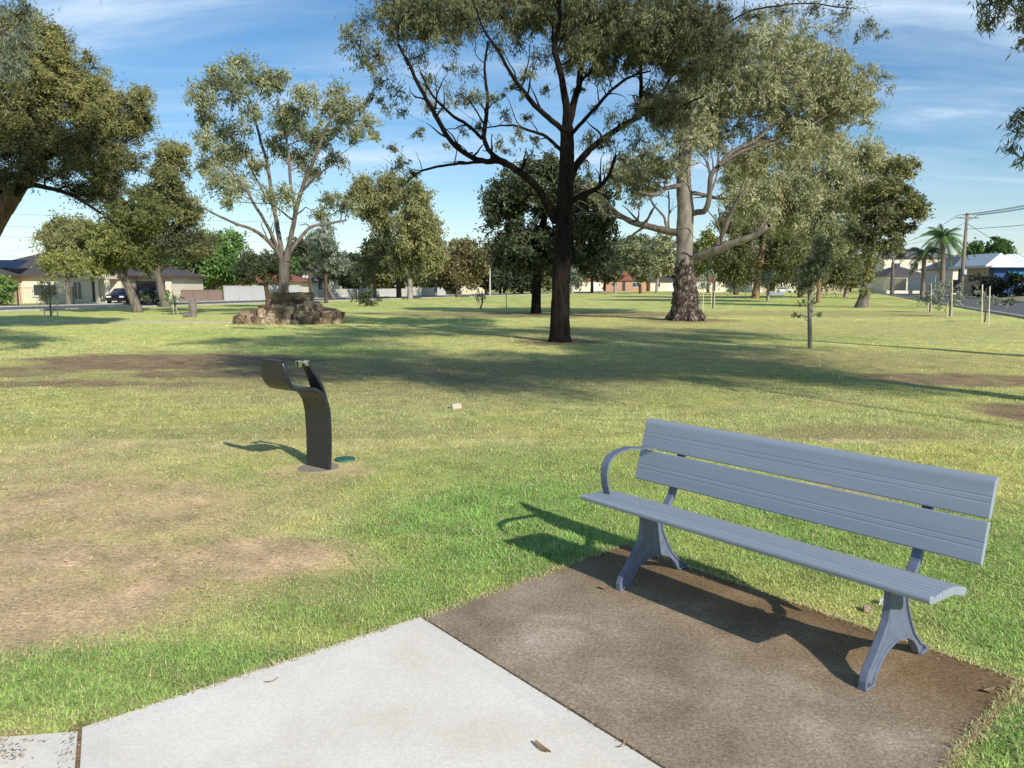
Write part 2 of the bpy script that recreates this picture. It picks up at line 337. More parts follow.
def concrete_mat(name, a, b_, c, edge=None, blot=1.2, bandc=(.90, .92, .95), damp_shade=None):
    m, nt, N, L = new_mat(name)
    out = N.new('ShaderNodeOutputMaterial'); p = N.new('ShaderNodeBsdfPrincipled'); p.inputs['Roughness'].default_value = .85; p.inputs['Specular IOR Level'].default_value = .25
    g = N.new('ShaderNodeNewGeometry')
    n1 = nd(nt, 'ShaderNodeTexNoise', Scale=blot, Detail=8.0, Roughness=.62, Distortion=.4); L.new(g.outputs['Position'], n1.inputs['Vector'])
    n2 = nd(nt, 'ShaderNodeTexNoise', Scale=70.0, Detail=6.0, Roughness=.7); L.new(g.outputs['Position'], n2.inputs['Vector'])
    n3 = nd(nt, 'ShaderNodeTexNoise', Scale=260.0, Detail=3.0); L.new(g.outputs['Position'], n3.inputs['Vector'])
    r1 = ramp(nt, [(.28, a), (.54, b_), (.74, c)]); L.new(n1.outputs[0], r1.inputs[0])
    r2 = ramp(nt, [(.25, (.45, .43, .41)), (.5, (1, 1, 1)), (.75, (1.7, 1.67, 1.6))]); L.new(n2.outputs[0], r2.inputs[0])
    r3 = ramp(nt, [(.28, (.6, .6, .6)), (.5, (1, 1, 1)), (.74, (1.45, 1.44, 1.4))]); L.new(n3.outputs[0], r3.inputs[0])
    cur = r1.outputs[0]
    for r, f in ((r2, edge or 1.0), (r3, edge or 1.0)):
        mm = nd(nt, 'ShaderNodeMix', data_type='RGBA', blend_type='MULTIPLY'); mm.inputs[0].default_value = f
        L.new(cur, mm.inputs[6]); L.new(r.outputs[0], mm.inputs[7]); cur = mm.outputs[2]
    at_ = N.new('ShaderNodeAttribute'); at_.attribute_name = 'tint'
    mm = nd(nt, 'ShaderNodeMix', data_type='RGBA', blend_type='MULTIPLY'); L.new(at_.outputs['Fac'], mm.inputs[0]); L.new(cur, mm.inputs[6]); mm.inputs[7].default_value = bandc + (1,)
    cur = mm.outputs[2]
    if damp_shade:                                             # damp, stained strip by the back edge; colour also deepens the bench shadow
        dp = nd(nt, 'ShaderNodeVectorMath', operation='DOT_PRODUCT'); L.new(g.outputs['Position'], dp.inputs[0]); dp.inputs[1].default_value = (damp_shade[0], damp_shade[1], 0)
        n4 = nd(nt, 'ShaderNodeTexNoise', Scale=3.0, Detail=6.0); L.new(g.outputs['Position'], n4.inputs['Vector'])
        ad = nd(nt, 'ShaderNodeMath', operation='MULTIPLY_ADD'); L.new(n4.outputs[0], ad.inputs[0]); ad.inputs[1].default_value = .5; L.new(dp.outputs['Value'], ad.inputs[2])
        mr = nd(nt, 'ShaderNodeMapRange'); mr.inputs[1].default_value = damp_shade[2] - .55; mr.inputs[2].default_value = damp_shade[2] - .05; L.new(ad.outputs[0], mr.inputs[0])
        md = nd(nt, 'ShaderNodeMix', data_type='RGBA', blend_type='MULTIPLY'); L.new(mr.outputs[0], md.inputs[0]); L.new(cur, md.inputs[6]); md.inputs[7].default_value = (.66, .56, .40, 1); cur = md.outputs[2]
    L.new(cur, p.inputs['Base Color'])
    bp = nd(nt, 'ShaderNodeBump', Strength=.6 * (edge or 1), Distance=.004); L.new(n2.outputs[0], bp.inputs['Height']); L.new(bp.outputs[0], p.inputs['Normal'])
    L.new(p.outputs[0], out.inputs[0]); return m
pale = concrete_mat('pale_concrete', (.68, .60, .49), (.82, .77, .68), (.88, .84, .765), edge=.22, blot=.9, bandc=(.95, .965, .985))
dark = concrete_mat('stained_concrete', (.225, .170, .118), (.345, .275, .200), (.52, .445, .355), edge=1.0, blot=2.4, bandc=(.95, .94, .92), damp_shade=(.772, .636, 3.466))
poly_slab('concrete_path', PATH, .018, pale)
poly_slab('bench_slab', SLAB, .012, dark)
poly_slab('old_path', OLD, .004, pale)

# ------------------------------------------------------------------ grass blades
def blades():
    xs, ys, sc = [], [], []
    def scatter(n, d0, d1, s, lim=.86):
        d = np.sqrt(rng.random(n) * (d1 * d1 - d0 * d0) + d0 * d0); a = (rng.random(n) * 2 - 1) * lim
        xs.append(d * a); ys.append(d); sc.append(np.full(n, s) * (.7 + .6 * rng.random(n)))
    scatter(400000, 1.9, 4.2, .85); scatter(360000, 4.0, 7.5, 1.05); scatter(220000, 7.2, 13, 1.5); scatter(120000, 12.5, 24, 2.2); scatter(60000, 23, 40, 3.0)
    x, y, s = map(np.concatenate, (xs, ys, sc))
    c, bare, g = lawn(x, y)
    edge = np.minimum.reduce([seg_dist(x, y, SLAB[k], SLAB[k + 1]) for k in (0, 1, 2, 3, 4)] + [seg_dist(x, y, PATH[0], PATH[1])] + [seg_dist(x, y, OLD[k], OLD[k + 1]) for k in (0, 1)])
    bad = inside(x, y, PATH) | inside(x, y, SLAB) | inside(x, y, OLD)
    fringe = bad & (edge < .022 * (.3 + 1.6 * fbm(x * 9, y * 9, 131))) & (rng.random(len(x)) < .55)
    dens = 1 - bare * .70
    keep = ((~bad) | fringe) & (rng.random(len(x)) < dens) & ((np.hypot(x + 1.70, y - 6.68) > .20) | (rng.random(len(x)) < .10)) & (seg_dist(x, y, (-1.56, 2.61), (-1.05, 1.5)) > .035)
    keep &= ~((seg_dist(x, y, (-.44, 3.54), (1.36, 1.30)) < .05) & (y < 3.49) & (rng.random(len(x)) < .97))
    x, y, s, c, bare, g, edge, fr = (q[keep] for q in (x, y, s, c, bare, g, edge, fringe)); n = len(x)
    z = (fbm(x * .35, y * .35, 5) - .5) * .05 * sstep(4, 12, np.hypot(x, y - 1)) + fr * .016
    h = (.007 + .010 * rng.random(n) + .010 * g * rng.random(n)) * s * (1 - .45 * bare) * (.6 + .8 * fbm(x * 2.2, y * 2.2, 13)) * (1 + .5 * (fbm(x * 6, y * 6, 191, 2) > .66))
    wd = (.0011 + .0011 * rng.random(n)) * s * 1.15
    az = rng.random(n) * 2 * pi; lean = np.radians(28 + 60 * rng.random(n) ** .6 * (1 - .25 * g)); lean = np.where(rng.random(n) < bare * .9, np.radians(82), lean)
    dx, dy = np.cos(az), np.sin(az); L = h * 1.5
    tipx, tipy, tipz = x + dx * L * np.sin(lean), y + dy * L * np.sin(lean), z + L * np.cos(lean) * .9
    px, py = -dy * wd, dx * wd
    mx, my, mz = x + dx * L * .38 * np.sin(lean), y + dy * L * .38 * np.sin(lean), z + L * .58 * np.cos(lean)
    V = np.empty((n, 5, 3))
    V[:, 0] = np.stack([x - px, y - py, z - .004], 1); V[:, 1] = np.stack([x + px, y + py, z - .004], 1)
    V[:, 2] = np.stack([mx + px * .85, my + py * .85, mz], 1); V[:, 3] = np.stack([mx - px * .85, my - py * .85, mz], 1)
    V[:, 4] = np.stack([tipx, tipy, tipz], 1)
    k = np.arange(n)[:, None] * 5
    T = np.concatenate([k + np.array([0, 1, 2]), k + np.array([0, 2, 3]), k + np.array([3, 2, 4])])
    dryb = rng.random(n) < (.16 + .75 * bare + .62 * np.clip((.06 - edge) / .05, 0, 1))
    cc = c * (.70 + .65 * rng.random(n))[:, None]
    st = np.array((.80, .67, .37)) * (.45 + .75 * rng.random(n))[:, None]
    cc = np.where(dryb[:, None], st, cc) * 1.12
    o = np_mesh('grass', V.reshape(-1, 3), T, grass_mat(), color=np.repeat(cc, 5, 0), sides=3)
    o['kind'] = 'stuff'; tag(o, 'short mown park lawn of green and straw coloured blades', 'grass')
def grass_mat():
    m, nt, N, L = new_mat('grass_blade')
    out = N.new('ShaderNodeOutputMaterial'); b = N.new('ShaderNodeBsdfPrincipled'); b.inputs['Roughness'].default_value = .55; b.inputs['Specular IOR Level'].default_value = .3
    a = N.new('ShaderNodeAttribute'); a.attribute_name = 'col'; L.new(a.outputs['Color'], b.inputs['Base Color'])
    g = N.new('ShaderNodeNewGeometry'); vm = nd(nt, 'ShaderNodeVectorMath', operation='SCALE'); vm.inputs['Scale'].default_value = .55; L.new(g.outputs['Normal'], vm.inputs[0])
    va = nd(nt, 'ShaderNodeVectorMath', operation='ADD'); L.new(vm.outputs[0], va.inputs[0]); va.inputs[1].default_value = (0, 0, .75); vn = nd(nt, 'ShaderNodeVectorMath', operation='NORMALIZE'); L.new(va.outputs[0], vn.inputs[0]); L.new(vn.outputs[0], b.inputs['Normal'])
    t = N.new('ShaderNodeBsdfTranslucent'); L.new(a.outputs['Color'], t.inputs['Color'])
    mx = N.new('ShaderNodeMixShader'); mx.inputs[0].default_value = .30; L.new(b.outputs[0], mx.inputs[1]); L.new(t.outputs[0], mx.inputs[2]); L.new(mx.outputs[0], out.inputs[0])
    return m
blades()

# ------------------------------------------------------------------ bench
M['bench'] = surface_mat('blue_grey_paint', [(.22, (.20, .23, .275)), (.36, (.265, .31, .37)), (.66, (.305, .352, .415)), (.78, (.46, .49, .52))], scale=16, rough=.45, bump=.12, bscale=150, spec=.45, stretch=(.06, 1, 1), detail=9)
M['cast'] = surface_mat('cast_blue_grey', [(.25, (.105, .130, .190)), (.5, (.135, .165, .235)), (.78, (.175, .205, .275))], scale=22, rough=.45, bump=.15, bscale=120, spec=.5)
M['bolt'] = plain('steel_bolt', (.35, .35, .36), rough=.35, metallic=.9)
M['rubber'] = plain('black_cap', (.02, .02, .025), rough=.6)
def plank_profile(wd, th, nose_front=False, nose_back=False, grooves=(.33, .40, .66), gd=.0014):
    """closed (s,h) profile: s across the plank, h up, with fine grooves in the top face"""
    P = []
    r = th * .48
    if nose_front: P += [(r - r * cos(a), th / 2 + th / 2 * sin(a) - th / 2) for a in np.linspace(-pi / 2, pi / 2, 8)]
    else: P += [(.003, -th + .001), (0, -th + .004), (0, -.004), (.004, 0)]
    for g in grooves:
        c = g * wd; P += [(c - .0032, 0), (c - .002, -gd), (c + .002, -gd), (c + .0032, 0)]
    if nose_back: P += [(wd - r + r * cos(a), -th / 2 + th / 2 * sin(a)) for a in np.linspace(pi / 2, -pi / 2, 8)]
    elif nose_back is None: P += [(wd - .036 + .036 * sin(a), -.036 + .036 * cos(a)) for a in np.linspace(0, pi / 2, 9)] + [(wd - .006, -.040), (wd - .02, -.034)]
    else: P += [(wd - .004, 0), (wd, -.004), (wd, -th + .004), (wd - .003, -th + .001)]
    return P
def place_profile(P, org, ang):
    ca, sa = cos(ang), sin(ang)
    return [(org[0] + s * ca - h * sa, org[1] + s * sa + h * ca) for s, h in P]
def make_bench(label, loc, rz):
    t = thing('park_bench', label, 'bench', loc, rz)
    Lh = .9025
    # seat: three extruded planks, dished
    for (org, ang, nf, nb, gr) in (((-.012, .464), .09, True, False, (.50, .80)), ((.1005, .4745), -.09, False, False, (.30, .70)), ((.2125, .4645), -.28, False, True, (.30, .66))):
        P = place_profile(plank_profile(.106 if not nb else .120, .034, nf, nb, gr, .0042), org, ang)
        s = MB().prism(P, -Lh + .022, Lh).build('seat_slat', M['bench'], t, bevel=.0015, segs=1)
    ax = math.atan2(.832 - .493, .540 - .446)
    ux, uz = cos(ax), sin(ax)
    d = 0.0
    for wd, top in ((.173, False), (.173, True)):
        P = plank_profile(wd, .030, False, None if top else False, (.36, .50))
        P = place_profile(P, (.446 + ux * d, .493 + uz * d), ax)
        b = MB().prism(P, -Lh, Lh).build('backrest_slat', M['bench'], t, bevel=.0015, segs=1)
        d += wd + .011
    outline = [(.052, 0), (.052, .034), (.068, .072), (.124, .128), (.178, .190), (.210, .240), (.226, .300), (.228, .350), (.205, .400), (.120, .428), (.14, .440), (.22, .431), (.31, .398), (.362, .375),
               (.385, .265), (.425, .186), (.470, .118), (.540, .052), (.592, .022), (.600, 0), (.540, 0), (.526, .014), (.502, .050), (.462, .090), (.400, .120), (.312, .134), (.226, .118), (.166, .080), (.128, .035), (.114, 0)]
    for s in (-1, 1):
        u = s * .652
        g = MB()
        g.prism(outline, u - .009, u + .009)
        for a, b_ in ((0, 9), (13, 19), (20, 29)):
            g.ribbon(outline[a:b_ + 1], .011, u - .017, u + .017)
        g.box(u - .020, u + .020, .046, .124, .0005, .010); g.box(u - .024, u + .024, .535, .608, .0005, .012)
        g.box(u - .028, u + .028, .09, .34, .418, .430)
        lg = g.build('leg', M['cast'], t, bevel=.004)
        for (v, w_) in ((.084, .017), (.570, .017)):
            MB().cyl((u + .012, v, .012), (u + .012, v, .021), .008, n=6).build('foot_bolt', M['bolt'], lg)
        sp = [(.372, .368), (.425, .390), (.466, .438), (.499, .515), (.537, .62), (.561, .72), (.582, .79)]
        MB().ribbon(sp, .026, u - .021, u + .021).build('back_support', M['cast'], t, bevel=.004)
    arm = [(.135, .452), (.112, .518), (.103, .56), (.103, .60), (.116, .645), (.14, .672), (.18, .690), (.24, .700), (.30, .701), (.44, .684), (.50, .674)]
    AP, _ = smooth_path([(0, *q) for q in arm], [1] * len(arm), .02)
    MB().ribbon([(q[1], q[2]) for q in AP], .010, -.84, -.79).build('armrest', M['cast'], t, bevel=.002)
    return t
bench = make_bench('blue grey slatted park bench with one armrest on the concrete slab', (.93268, 3.34142, .012), -.88435)

# ------------------------------------------------------------------ drinking fountain
M['foun'] = surface_mat('charcoal_coating', [(.3, (.010, .012, .018)), (.7, (.026, .030, .042))], scale=9, rough=.33, bump=.08, bscale=90, spec=.55)
M['chrome'] = plain('chrome', (.75, .73, .70), rough=.18, metallic=1.0, var=.03)
M['galv'] = plain('dull_plate', (.30, .25, .19), rough=.8, var=.2, scale=10)
def make_fountain():
    c = np.array((-.62, -.785, 0)); wv = np.array((.785, -.62, 0)); up = np.array((0, 0, 1.0))
    t = thing('drinking_fountain', 'dark curved ribbon shaped drinking fountain with chrome tap on the lawn', 'drinking fountain', (-1.715, 6.68, 0))
    def sweep(path, width, th, off=0.0):
        P, _ = smooth_path([(a, 0, b) for a, b in path], [1] * len(path), .02); n = len(P)
        T = np.gradient(P, axis=0); T /= np.linalg.norm(T, axis=1)[:, None]
        b = MB(); V = []; s = np.linspace(0, 1, n)
        for i in range(n):
            wd = width(s[i]); nn = np.array((-T[i][2], 0, T[i][0])) * th / 2
            of = off(wd) if callable(off) else off
            for lat, sg in ((-wd / 2 + of, 1), (wd / 2 + of, 1), (wd / 2 + of, -1), (-wd / 2 + of, -1)):
                q = P[i] + nn * sg; V.append(c * q[0] + up * q[2] + wv * lat)
        Fs = [(0, 1, 2, 3), tuple((n - 1) * 4 + k for k in (3, 2, 1, 0))]
        for i in range(n - 1):
            for k in range(4): Fs.append((i * 4 + k, (i + 1) * 4 + k, (i + 1) * 4 + (k + 1) % 4, i * 4 + (k + 1) % 4))
        return b.add(V, Fs)
    def wmain(s):
        base = .315 + .03 * s
        if s > .93: base -= .09 * (1 - math.sqrt(max(0, 1 - ((s - .93) / .07) ** 2)))
        return base
    sweep([(0, .005), (-.012, .2), (-.012, .4), (.0, .55), (.045, .66), (.13, .725), (.24, .738), (.345, .758), (.405, .84), (.428, .995)], wmain, .034).build('body', M['foun'], t, bevel=.004)
    sweep([(-.030, .50), (-.022, .62), (.010, .725), (.060, .815), (.112, .885), (.150, .935)], lambda s: .24 - .15 * s, .03, lambda w_: .112 - w_ / 2).build('spout_arm', M['foun'], t, bevel=.008)
    p = c * .150 + up * .93 + wv * .078
    b = MB(); b.cyl(p, p + up * .035, .018, n=14); b.cyl(p + up * .02, p + up * .035 + c * .055, .014, .011, n=12); b.cyl(p + up * .035, p + up * .042, .026, n=16)
    tap = b.build('tap', M['chrome'], t, bevel=.002)
    q = p + c * .075 + up * .01
    MB().cyl(q + up * .035, q - up * .02, .030, .022, n=16).build('mouth_guard', M['chrome'], t, bevel=.003)
    MB().cyl((0, 0, -.02), (0, 0, .007), .185, .18, n=36).build('base_plate', M['galv'], t)
make_fountain()
M['lid'] = plain('green_plastic', (.03, .12, .085), rough=.55)
tr = thing('valve_box', 'small green plastic valve lid set in the lawn beside the fountain', 'valve lid', ground(345, 459))
MB().cyl((0, 0, 0), (0, 0, .02), .095, .09, n=20).build('lid', M['lid'], tr); MB().cyl((0, 0, .021), (0, 0, .027), .03, n=6).build('lift_plug', M['lid'], tr)

# ------------------------------------------------------------------ rocks and litter
M['rock'] = surface_mat('sandstone', [(.22, (.055, .038, .027)), (.50, (.22, .155, .10)), (.78, (.50, .41, .30))], scale=4.5, rough=.9, bump=.8, bscale=14, attr='tint', amix=.45, bdist=.05)
M['rock_grey'] = surface_mat('grey_stone', [(.25, (.07, .06, .055)), (.75, (.36, .32, .28))], scale=5, rough=.9, bump=.8, bscale=16, attr='tint', amix=.4, bdist=.04)
def rock(mb, c, s, rg, rz=None, tint=None, box=.6):
    bm = bmesh.new(); bmesh.ops.create_cube(bm, size=2); bmesh.ops.subdivide_edges(bm, edges=bm.edges[:], cuts=2, use_grid_fill=True)
    V = np.array([v.co[:] for v in bm.verts]); Fs = [tuple(v.index for v in f.verts) for f in bm.faces]; bm.free()
    nrm = V / np.linalg.norm(V, axis=1)[:, None]; V = V * box + nrm * (1 - box) * 1.15
    V += (rg.random(V.shape) - .5) * .30
    V *= np.array(s); a = rg.random() * pi if rz is None else rz
    V = np.stack([V[:, 0] * cos(a) - V[:, 1] * sin(a), V[:, 0] * sin(a) + V[:, 1] * cos(a), V[:, 2]], 1) + np.array(c)
    mb.add(V, Fs, rg.random() if tint is None else tint)
rg = np.random.default_rng(3)
ca = thing('stone_cairn', 'wide low cairn of brown mortared stones with a square top block', 'cairn', (-9.55, 33.6, 0))
mb = MB()
def cairn_h(x):
    return np.interp(x, [-2.3, -1.9, -1.3, -.7, -.3, .9, 1.2, 1.9, 2.2], [.40, .48, .60, .84, .98, .98, .70, .54, .34])
for k in range(210):
    x = rg.uniform(-2.15, 2.15); z = rg.uniform(.05, 1) * cairn_h(x) - .10; depth = .95 * math.sqrt(max(.05, 1 - (x / 2.5) ** 2)) * (1 - .35 * z)
    y = -depth if rg.random() < .7 else rg.uniform(-1, 1) * depth
    if rg.random() < .2: z = cairn_h(x) - .12; y = rg.uniform(-.8, .8) * depth
    rock(mb, (x, y, max(.08, z)), (rg.uniform(.16, .27), rg.uniform(.15, .24), rg.uniform(.11, .19)), rg, box=.75, tint=rg.random() ** 1.2)
for k in range(5): mb.box(-1.9 + k * .78, -1.9 + k * .78 + .74, -.62, .62, 0, float(cairn_h(-1.9 + k * .78 + .37)) - .16, .2)
mb.build('stone_mound', M['rock'], ca, bevel=.015, segs=1)
mb = MB(); mb.box(-.72, .78, -.5, .5, .80, 1.34, .1)
for k in range(60):
    sd_ = rg.integers(3); x = rg.uniform(-.62, .70); z = rg.uniform(.85, 1.25)
    y = -.5 if sd_ < 2 else rg.uniform(-.5, .5)
    if sd_ == 2: x = -.72 if rg.random() < .5 else .78
    rock(mb, (x, y, z), (.17, .08, .11), rg, rz=0 if sd_ < 2 else pi / 2, box=.85, tint=.2 + .5 * rg.random() + (.2 if x > .4 else -.15))
mb.build('top_block', M['rock'], ca, bevel=.012, segs=1)
mo = thing('standing_stone', 'upright pale grey stone with a smaller rock at its foot, near the road', 'standing stone', ground(192, 317))
mb = MB(); rock(mb, (.08, 0, .42), (.19, .16, .58), rg, rz=.3, tint=.45, box=.12); mb.build('pillar', M['rock_grey'], mo, bevel=.02)
mb = MB(); rock(mb, (-.20, -.12, .10), (.19, .20, .17), rg, rz=.5, tint=.3, box=.15); mb.build('foot_stone', M['rock_grey'], mo, bevel=.02)
mb = MB(); rock(mb, (0, 0, .034), (.068, .04, .04), rg, rz=.5, tint=.95, box=.85); o = mb.build('broken_brick', plain('pale_block', (.55, .47, .36), rough=.9), None, bevel=.006)
o.location = ground(456, 408); tag(o, 'broken cream brick lying alone on the lawn', 'brick')
M['paper'] = plain('white_litter', (.75, .74, .7), rough=.8)
for (px, py, lab) in ((883, 603, 'white scrap of litter in the grass behind the right bench leg'), (867, 610, 'pinkish pebble at the slab edge behind the bench')):
    mb = MB(); rock(mb, (0, 0, .02), (.022, .016, .014), rg, tint=.9)
    o = mb.build('litter_scrap' if 'litter' in lab else 'pebble', M['paper'] if 'litter' in lab else plain('pink_stone', (.45, .33, .27)), None)
    o.location = ground(px, py); tag(o, lab, 'litter' if 'litter' in lab else 'pebble')
M['deadleaf'] = surface_mat('dead_leaf', [(.3, (.20, .13, .07)), (.7, (.36, .26, .15))], scale=30, rough=.8, bump=0)
def fallen_leaf(px, py, L, wd, az, z, lab, grp=None):
    g = ground(px, py); n = 7; V = []
    for k in range(n):
        s = k / (n - 1); ww = wd * sin(pi * min(1, .08 + s * .92)) ** .8; zz = .004 + .010 * (s - .5) ** 2 * 4
        V += [(L * (s - .5), -ww / 2, zz + .003), (L * (s - .5), 0, zz), (L * (s - .5), ww / 2, zz + .004)]
    Fs = []
    for k in range(n - 1): Fs += [(3 * k, 3 * k + 3, 3 * k + 4, 3 * k + 1), (3 * k + 1, 3 * k + 4, 3 * k + 5, 3 * k + 2)]
    o = MB().add(V, Fs).build('fallen_leaf', M['deadleaf']); o.location = (g[0], g[1], z); o.rotation_euler = (0, 0, az); tag(o, lab, 'leaf', grp)
fallen_leaf(543, 752, .085, .022, -.9, .018, 'pale brown fallen leaf lying on the light concrete path', 'fallen leaves')
fallen_leaf(272, 684, .055, .006, .7, .018, 'thin grey twig-like leaf near the grass edge of the light path', 'fallen leaves')
fallen_leaf(623, 747, .06, .012, .9, .012, 'dark curled leaf on the joint between pale and brown concrete', 'fallen leaves')
fallen_leaf(605, 589, .06, .035, .1, .012, 'dark leaf shaped spot beside the left front foot of the bench', 'fallen leaves')  # leaf shape added in place of a dark hole stain
fallen_leaf(990, 692, .07, .03, .4, .012, 'brown leaf on the right corner of the brown slab', 'fallen leaves')

# ------------------------------------------------------------------ loose leaf litter
def litter():
    rg = np.random.default_rng(44); X_, Y_, Z_ = [], [], []
    def put(x, y, z): X_.append(x); Y_.append(y); Z_.append(np.full(len(x), z))
    n = 2600; d = np.sqrt(rg.random(n) * 14 ** 2 + 4); put(d * (rg.random(n) * 2 - 1) * .8, d, .012)
    for (cx, cy, r, n) in ((1.4, 22.3, 1.5, 2600), (8.2, 36.5, 3.0, 1200), (1.44, 46, 5, 900), (-2.2, 3.95, 1.5, 500), (28, 62, 4, 300)):
        put(cx + rg.normal(size=n) * r * .6, cy + rg.normal(size=n) * r * .6, .012)
    n = 9000; xx, yy = rg.uniform(-4.5, -.8, n), rg.uniform(3.1, 6.5, n); _, bb, _ = lawn(xx, yy); kk = (rg.random(n) < bb * 1.1) & (fbm(xx * 5, yy * 5, 171) > .42); put(xx[kk], yy[kk], .002); nst = int(kk.sum())
    n = 420; t = rg.random(n); put(-1.60 + .45 * t + rg.normal(size=n) * .018, 2.63 - 1.0 * t + rg.normal(size=n) * .02, .010)
    n = 1900; xx = -1.60 - rg.random(n) * .5; yy = 2.59 - np.abs(rg.normal(size=n)) * .05 - .11 * (rg.random(n) < .4); kk = fbm(xx * 7, yy * 16, 61) > .47; put(xx[kk], yy[kk], .007)
    n = 160; t = rg.random(n); put(-.43 + .93 * t + rg.normal(size=n) * .008, 3.53 - 1.165 * t + rg.normal(size=n) * .008, .021)
    n = 300; t = rg.random(n); put(.70 + 1.36 * t - np.abs(rg.normal(size=n)) * .03, 4.58 - 1.64 * t - np.abs(rg.normal(size=n)) * .03, .015)
    n = 160; t = rg.random(n); put(2.0 - .55 * t - np.abs(rg.normal(size=n)) * .04, 2.87 - .5 * t + np.abs(rg.normal(size=n)) * .03, .015)
    x, y, z = map(np.concatenate, (X_, Y_, Z_)); ok = ~inside(x, y, PATH) | (z > .02); ok &= ~(inside(x, y, SLAB) & (z < .014)); x, y, z = x[ok], y[ok], z[ok]; n = len(x)
    sc = np.clip(y / 6, .35, 6) ** .7 * np.where((x > -4.6) & (x < -.8) & (y > 3.1) & (y < 6.5), 1.6, 1.0); L = (.012 + .022 * rg.random(n)) * sc; W = L * (.12 + .2 * rg.random(n)); az = rg.random(n) * 2 * pi; ax = np.stack([np.cos(az), np.sin(az), (rg.random(n) - .5) * .4], 1); sd_ = np.stack([-np.sin(az), np.cos(az), (rg.random(n) - .5) * .6], 1)
    c = np.stack([x, y, z + .004], 1); V = np.stack([c - ax * L[:, None] / 2, c + sd_ * W[:, None] / 2, c + ax * L[:, None] / 2, c - sd_ * W[:, None] / 2], 1)
    o = np_mesh('leaf_litter', V.reshape(-1, 3), np.arange(4 * n).reshape(-1, 4), leaf_mat('litter_leaf', [(0, (.07, .04, .022)), (.5, (.22, .14, .075)), (.72, (.46, .34, .20)), (1, (.80, .66, .43))], trans=.1), tint=np.repeat(np.where((x > -4.6) & (x < -.8) & (y > 3.1) & (y < 6.5), .72 + .28 * rg.random(n), rg.random(n)), 4))
    o['kind'] = 'stuff'; tag(o, 'scattered dry brown leaf and bark bits on lawn and path edges', 'leaf litter')
litter()

# ------------------------------------------------------------------ trees
def bark(name, lo, hi, scale=7, bump=1.0, sz=.22, bd=.04): return surface_mat(name, [(.30, lo), (.68, hi)], scale=scale, rough=.92, bump=bump, bscale=22, spec=.15, stretch=(1, 1, sz), bdist=bd, detail=8)
M['iron'] = bark('ironbark', (.006, .0048, .004), (.034, .024, .019), scale=10, bump=1.0, bd=.09)
M['pale_bark'] = bark('smooth_pale_bark', (.16, .135, .115), (.44, .40, .35), scale=4, bump=.3, sz=.35)
M['river'] = bark('river_gum_bark', (.10, .083, .070), (.36, .32, .28), scale=3.2, bump=.5, sz=.4)
M['flaky'] = surface_mat('flaky_bark', [(.40, (.030, .020, .016)), (.54, (.085, .060, .048)), (.60, (.24, .20, .17)), (.78, (.36, .31, .27))], scale=7, rough=.95, bump=1.0, bscale=9, stretch=(1, 1, .6), bdist=.08)
M['grey_bark'] = bark('grey_bark', (.075, .062, .052), (.24, .205, .175), scale=6)
M['brown_bark'] = bark('brown_bark', (.045, .032, .024), (.17, .115, .08), scale=6)
M['red_bark'] = bark('tan_bark', (.13, .075, .045), (.36, .24, .15), scale=5, bump=.4)
LM = {
 'gum':   leaf_mat('gum_leaf',   [(0, (0.061, 0.075, 0.053)), (.35, (0.147, 0.175, 0.091)), (.7, (0.286, 0.306, 0.152)), (.93, (0.508, 0.519, 0.315)), (1, (0.387, 0.221, 0.179))], rough=.5),
 'iron_gum': leaf_mat('ironbark_leaf', [(0, (0.044, 0.050, 0.030)), (.35, (0.122, 0.134, 0.068)), (.7, (0.230, 0.246, 0.118)), (.93, (0.372, 0.389, 0.210)), (1, (0.294, 0.184, 0.130))], rough=.5),
 'river': leaf_mat('river_leaf', [(0, (0.087, 0.101, 0.055)), (.35, (0.237, 0.253, 0.128)), (.7, (0.420, 0.425, 0.228)), (1, (0.638, 0.620, 0.401))], rough=.45),
 'olive': leaf_mat('olive_leaf', [(0, (0.079, 0.091, 0.044)), (.4, (0.209, 0.217, 0.091)), (.75, (0.365, 0.353, 0.150)), (1, (0.537, 0.488, 0.254))], rough=.5),
 'bronze':leaf_mat('bronze_leaf',[(0, (0.049, 0.053, 0.036)), (.4, (0.150, 0.161, 0.078)), (.75, (0.330, 0.323, 0.117)), (1, (0.527, 0.479, 0.204))], rough=.6, spec=.2),
 'dark':  leaf_mat('dark_leaf',  [(0, (0.027, 0.039, 0.021)), (.45, (0.066, 0.086, 0.046)), (.8, (0.145, 0.170, 0.085)), (1, (0.290, 0.293, 0.168))], rough=.5, trans=.2),
 'green': leaf_mat('green_leaf', [(0, (0.048, 0.094, 0.027)), (.5, (0.118, 0.227, 0.058)), (.85, (0.222, 0.348, 0.097)), (1, (0.328, 0.453, 0.157))], rough=.5),
 'lime':  leaf_mat('lime_leaf',  [(0, (0.074, 0.096, 0.035)), (.5, (0.195, 0.219, 0.068)), (.85, (0.332, 0.342, 0.111)), (1, (0.451, 0.422, 0.218))], rough=.5),
 'grey':  leaf_mat('grey_leaf',  [(0, (0.086, 0.112, 0.087)), (.5, (0.212, 0.255, 0.189)), (1, (0.481, 0.510, 0.400))], rough=.5),
 'rust':  leaf_mat('rust_leaf',  [(0, (0.063, 0.053, 0.032)), (.5, (0.189, 0.168, 0.079)), (1, (0.380, 0.328, 0.168))], rough=.6),
}
PX = lambda Y: Y / F
